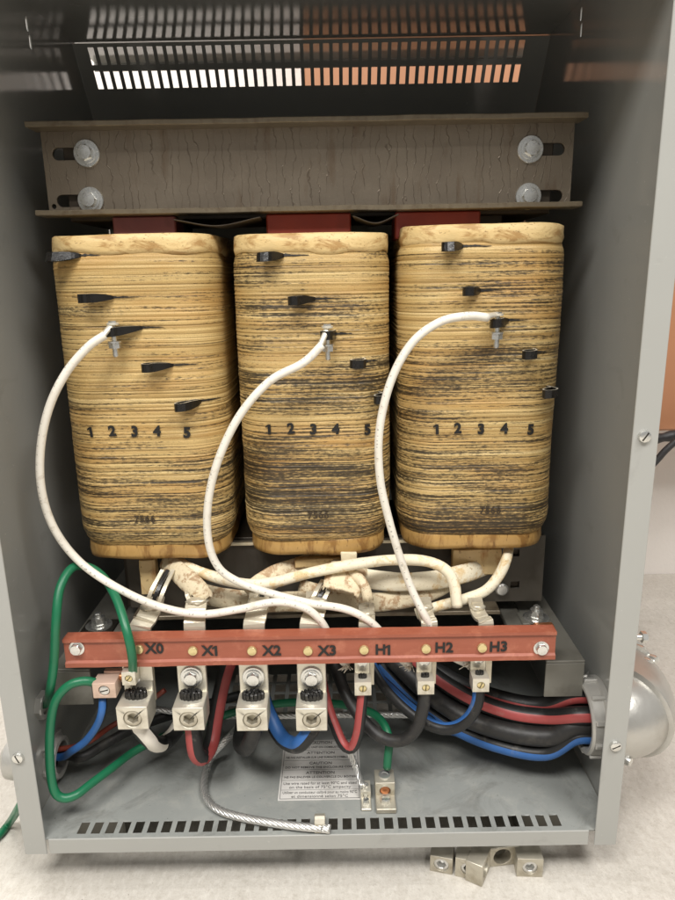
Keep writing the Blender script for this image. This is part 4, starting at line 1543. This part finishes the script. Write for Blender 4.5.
# small ground lug and big ground lug on the pan
def pan_lug(px, py, w, hgt, dp, label, mat, holer, bolt):
    """stepped lug lying back on the pan: foot with bolt in front, block with a cable opening behind"""
    b = PZ(px, py, zp)
    t = thing('lug', (b.x, b.y, zp), label, 'lug', 'ground lugs on the pan')
    foot = dp * .48
    box('foot', (b.x - w / 2, b.y, zp), (b.x + w / 2, b.y + foot + .004, zp + hgt * .28), mat, t, .0008)
    bl = plate('block', [rect(-w / 2, 0, w / 2, hgt), circle(0, hgt * .5, holer, 24)], dp - foot, (b.x, b.y + foot + (dp - foot) / 2, zp), (1, 0, 0), (0, 0, 1), mat, t)
    md = bl.modifiers.new('bev', 'BEVEL')
    md.width, md.segments, md.limit_method = .0008, 2, 'ANGLE'
    lathe('foot_bolt', (b.x, b.y + foot * .55, zp + hgt * .28), (0, 0, 1), [(bolt, 0), (bolt, .0045), (bolt * .8, .0055), (bolt * .3, .0058)], MZINC, t, 18, (0, 1))
    bm = bmesh.new()
    r2 = w * .27
    add_lathe(bm, (b.x, b.y + foot + (dp - foot) * .55, zp + hgt), (0, 0, 1), [(r2 * 1.15, 0), (r2 * 1.1, .0016), (r2 * .7, .0017), (r2 * .65, .0006), (.0002, .0004)], 20, (3,), True)
    sharp(bm_obj('clamp_screw', bm, MSTEEL, t))
    return t, b, foot


t, b, ft = pan_lug(386.5, 814, .0232, .0235, .045, 'square tin plated ground lug standing on the pan, green wire behind', MLUGO, .0065, .0055)
lathe('cable_end', (b.x, b.y + ft + .004, zp + .0235 * .5), (0, -1, 0), [(.0058, -.02), (.0058, .002), (.004, .0028)], MCOP, t, 18)
t, b, ft = pan_lug(366.5, 811.5, .0118, .012, .036, 'narrow ground lug on the pan holding the bare wire', MLUG, .0033, .0038)
lathe('cable_end', (b.x, b.y + ft + .004, zp + .006), (0, -1, 0), [(.003, -.015), (.003, .001)], MSTEEL, t, 12)

# printed label on the pan
c = [PZ(281, 742, zp), PZ(358, 739, zp), PZ(362, 798, zp), PZ(281, 803, zp)]
lx0, lx1 = (c[0].x + c[3].x) / 2, (c[1].x + c[2].x) / 2
ly0, ly1 = (c[2].y + c[3].y) / 2, (c[0].y + c[1].y) / 2
lb = thing('warning_label', ((lx0 + lx1) / 2, (ly0 + ly1) / 2, zp), 'white printed caution label stuck on the floor pan', 'label')
MPRT = simple('faded_print', lin(84, 82, 80), .6, 0, .1, 200)
MLAB = simple('label_paper', lin(206, 203, 198), .5, 0, .05, 40, 0, (lin(168, 164, 156), .5))
box('sheet', (lx0, ly0, zp + .0002), (lx1, ly1, zp + .0007), MLAB, lb, 0)
lw, lh = lx1 - lx0, ly1 - ly0
lines = [(.945, .06, 'CAUTION', 1), (.865, .045, 'DO NOT INSTALL UNIT ON COMBUSTIBLE SURFACE', 1), (.765, .06, 'ATTENTION', 1), (.685, .045, 'NE PAS INSTALLER SUR UNE SURFACE COMBUSTIBLE', 1),
         (.585, .06, 'CAUTION', 1), (.515, .045, 'DO NOT REMOVE THE ENCLOSURE COVER', 1), (.425, .06, 'ATTENTION', 1), (.355, .045, 'NE PAS ENLEVER LE COUVERCLE DU BOITIER', 1),
         (.255, .058, 'Use wire rated for at least 90°C and sized', 0), (.195, .058, 'on the basis of 75°C ampacity', 0), (.115, .058, 'Utiliser un conducteur calibré pour au moins 90°C', 0), (.055, .058, 'et dimensionné selon 75°C', 0)]
for fy, sz, s, bold in lines:
    ob = text_on('printed_line', s, sz * lh, ((lx0 + lx1) / 2, ly0 + fy * lh, zp + .0009), (1, 0, 0), (0, 1, 0), MPRT, lb, .0001, .00006 if bold else 0.0)
    wmax = lw * .9
    wd = ob.dimensions.x
    if wd > wmax: ob.scale.x = wmax / wd
for fy in (.635, .815, .475, .305, .155):
    box('rule_line', (lx0 + lw * .03, ly0 + fy * lh, zp + .0008), (lx1 - lw * .03, ly0 + fy * lh + .0003, zp + .00095), MPRT, lb, 0)
for a, b2, c2, d2 in ((.02, .02, .98, .026), (.02, .974, .98, .98), (.02, .026, .026, .974), (.974, .026, .98, .974)):
    box('border_line', (lx0 + lw * a, ly0 + lh * b2, zp + .0008), (lx0 + lw * c2, ly0 + lh * d2, zp + .00095), MPRT, lb, 0)

# ------------------------------------------------------------------ loose lugs on the concrete
def loose_lug(px, py, rz, label, w=.030, hgt=.024, dp=.028, flip=False, tang=.03):
    b = PZ(px, py, FZ)
    t = thing('lug', (b.x, b.y, FZ), label, 'lug', 'loose lugs on the concrete')
    M = Matrix.Translation((b.x, b.y, FZ)) @ Matrix.Rotation(rz, 4, 'Z')
    me_parts = []

    def put(name, o):
        # bring a part built at the origin to its place
        o.data.transform(Matrix.Translation(ORG[o.name]))
        o.data.transform(M)
        c = sum((Vector(v.co) for v in o.data.vertices), Vector()) / len(o.data.vertices)
        o.data.transform(Matrix.Translation(-c))
        o.parent = t
        o.location = c - ORG[t.name]
        ORG[o.name] = c
    r = .0085 if not flip else .0105
    bl = plate('block', [rect(-w / 2, 0, w / 2, hgt), circle(0, hgt * .5, r, 24)], dp, (0, dp / 2, 0), (1, 0, 0), (0, 0, 1), MLUGO)
    md = bl.modifiers.new('bev', 'BEVEL')
    md.width, md.segments, md.limit_method = .001, 2, 'ANGLE'
    put('block', bl)
    if not flip:
        bm = bmesh.new()
        add_lathe(bm, (0, .012, hgt * .5), (0, -1, 0), [(.0083, 0), (.0083, .0105), (.006, .011), (.0055, .0105), (.0055, .004), (.0002, .004)], 20, (2, 3, 4), False)
        put('set_screw', sharp(bm_obj('set_screw', bm, MSTEEL)))
    if tang:
        tg = box('tang', (-w / 2 + .0005, dp + .0003, .0), (w / 2 - .0005, dp + tang, .006), MLUGO, None, .0008)
        put('tang', tg)
    return t


loose_lug(529.5, 877, -.05, 'upright loose lug with its round screw facing out, on the concrete by the lip', .0295, .025)
loose_lug(468, 879, -.28, 'loose lug with a slotted screw lying among others on the concrete', .030, .026, tang=.02)
loose_lug(441, 873, -.25, 'tilted loose lug lying behind the slotted one on the concrete', .026, .022, tang=0)
loose_lug(486, 877.5, 1.05, 'loose lug turned to show its oval cable hole on the concrete', .030, .028, .02, True, 0)
loose_lug(502, 866, .12, 'loose lug with a dark bolt hole lying under the lip', .040, .026, .014, True, 0)

# ------------------------------------------------------------------ things behind the enclosure
b0, b1 = P(662, 431, .62), P(675, 290, .62)
xa = -.02
o = box('wall_board', (xa, .62, b0.z), (1.4, YW - .002, 1.35), MCAN, None, .004)
prop(o, 'terracotta painted board on the wall behind the enclosure', 'board')
MFLEX = simple('black_flexible_conduit', lin(40, 39, 40), .45, 0, .25, 300, .0008)
G2 = 'black flexible conduits behind the enclosure'
bm = bmesh.new()
sp = spline([P(640, 441, .58), P(660, 438, .58), P(680, 434, .58), P(720, 424, .57)], .0016)
add_tube(bm, sp, lambda f: .0092 + .0011 * math.sin(f * 520), None, 16)
o = bm_obj('flexible_conduit', bm, MFLEX)
prop(o, 'ribbed black flexible conduit running level under the terracotta board', 'conduit', G2)
bm = bmesh.new()
add_tube(bm, spline([P(640, 478, .55), P(657, 460, .55), P(668, 448, .55), P(690, 430, .55), P(720, 408, .55)], .004), .006, None, 14)
o = bm_obj('flexible_conduit', bm, MFLEX)
prop(o, 'smooth black cable slanting down under the ribbed conduit', 'cable', G2)
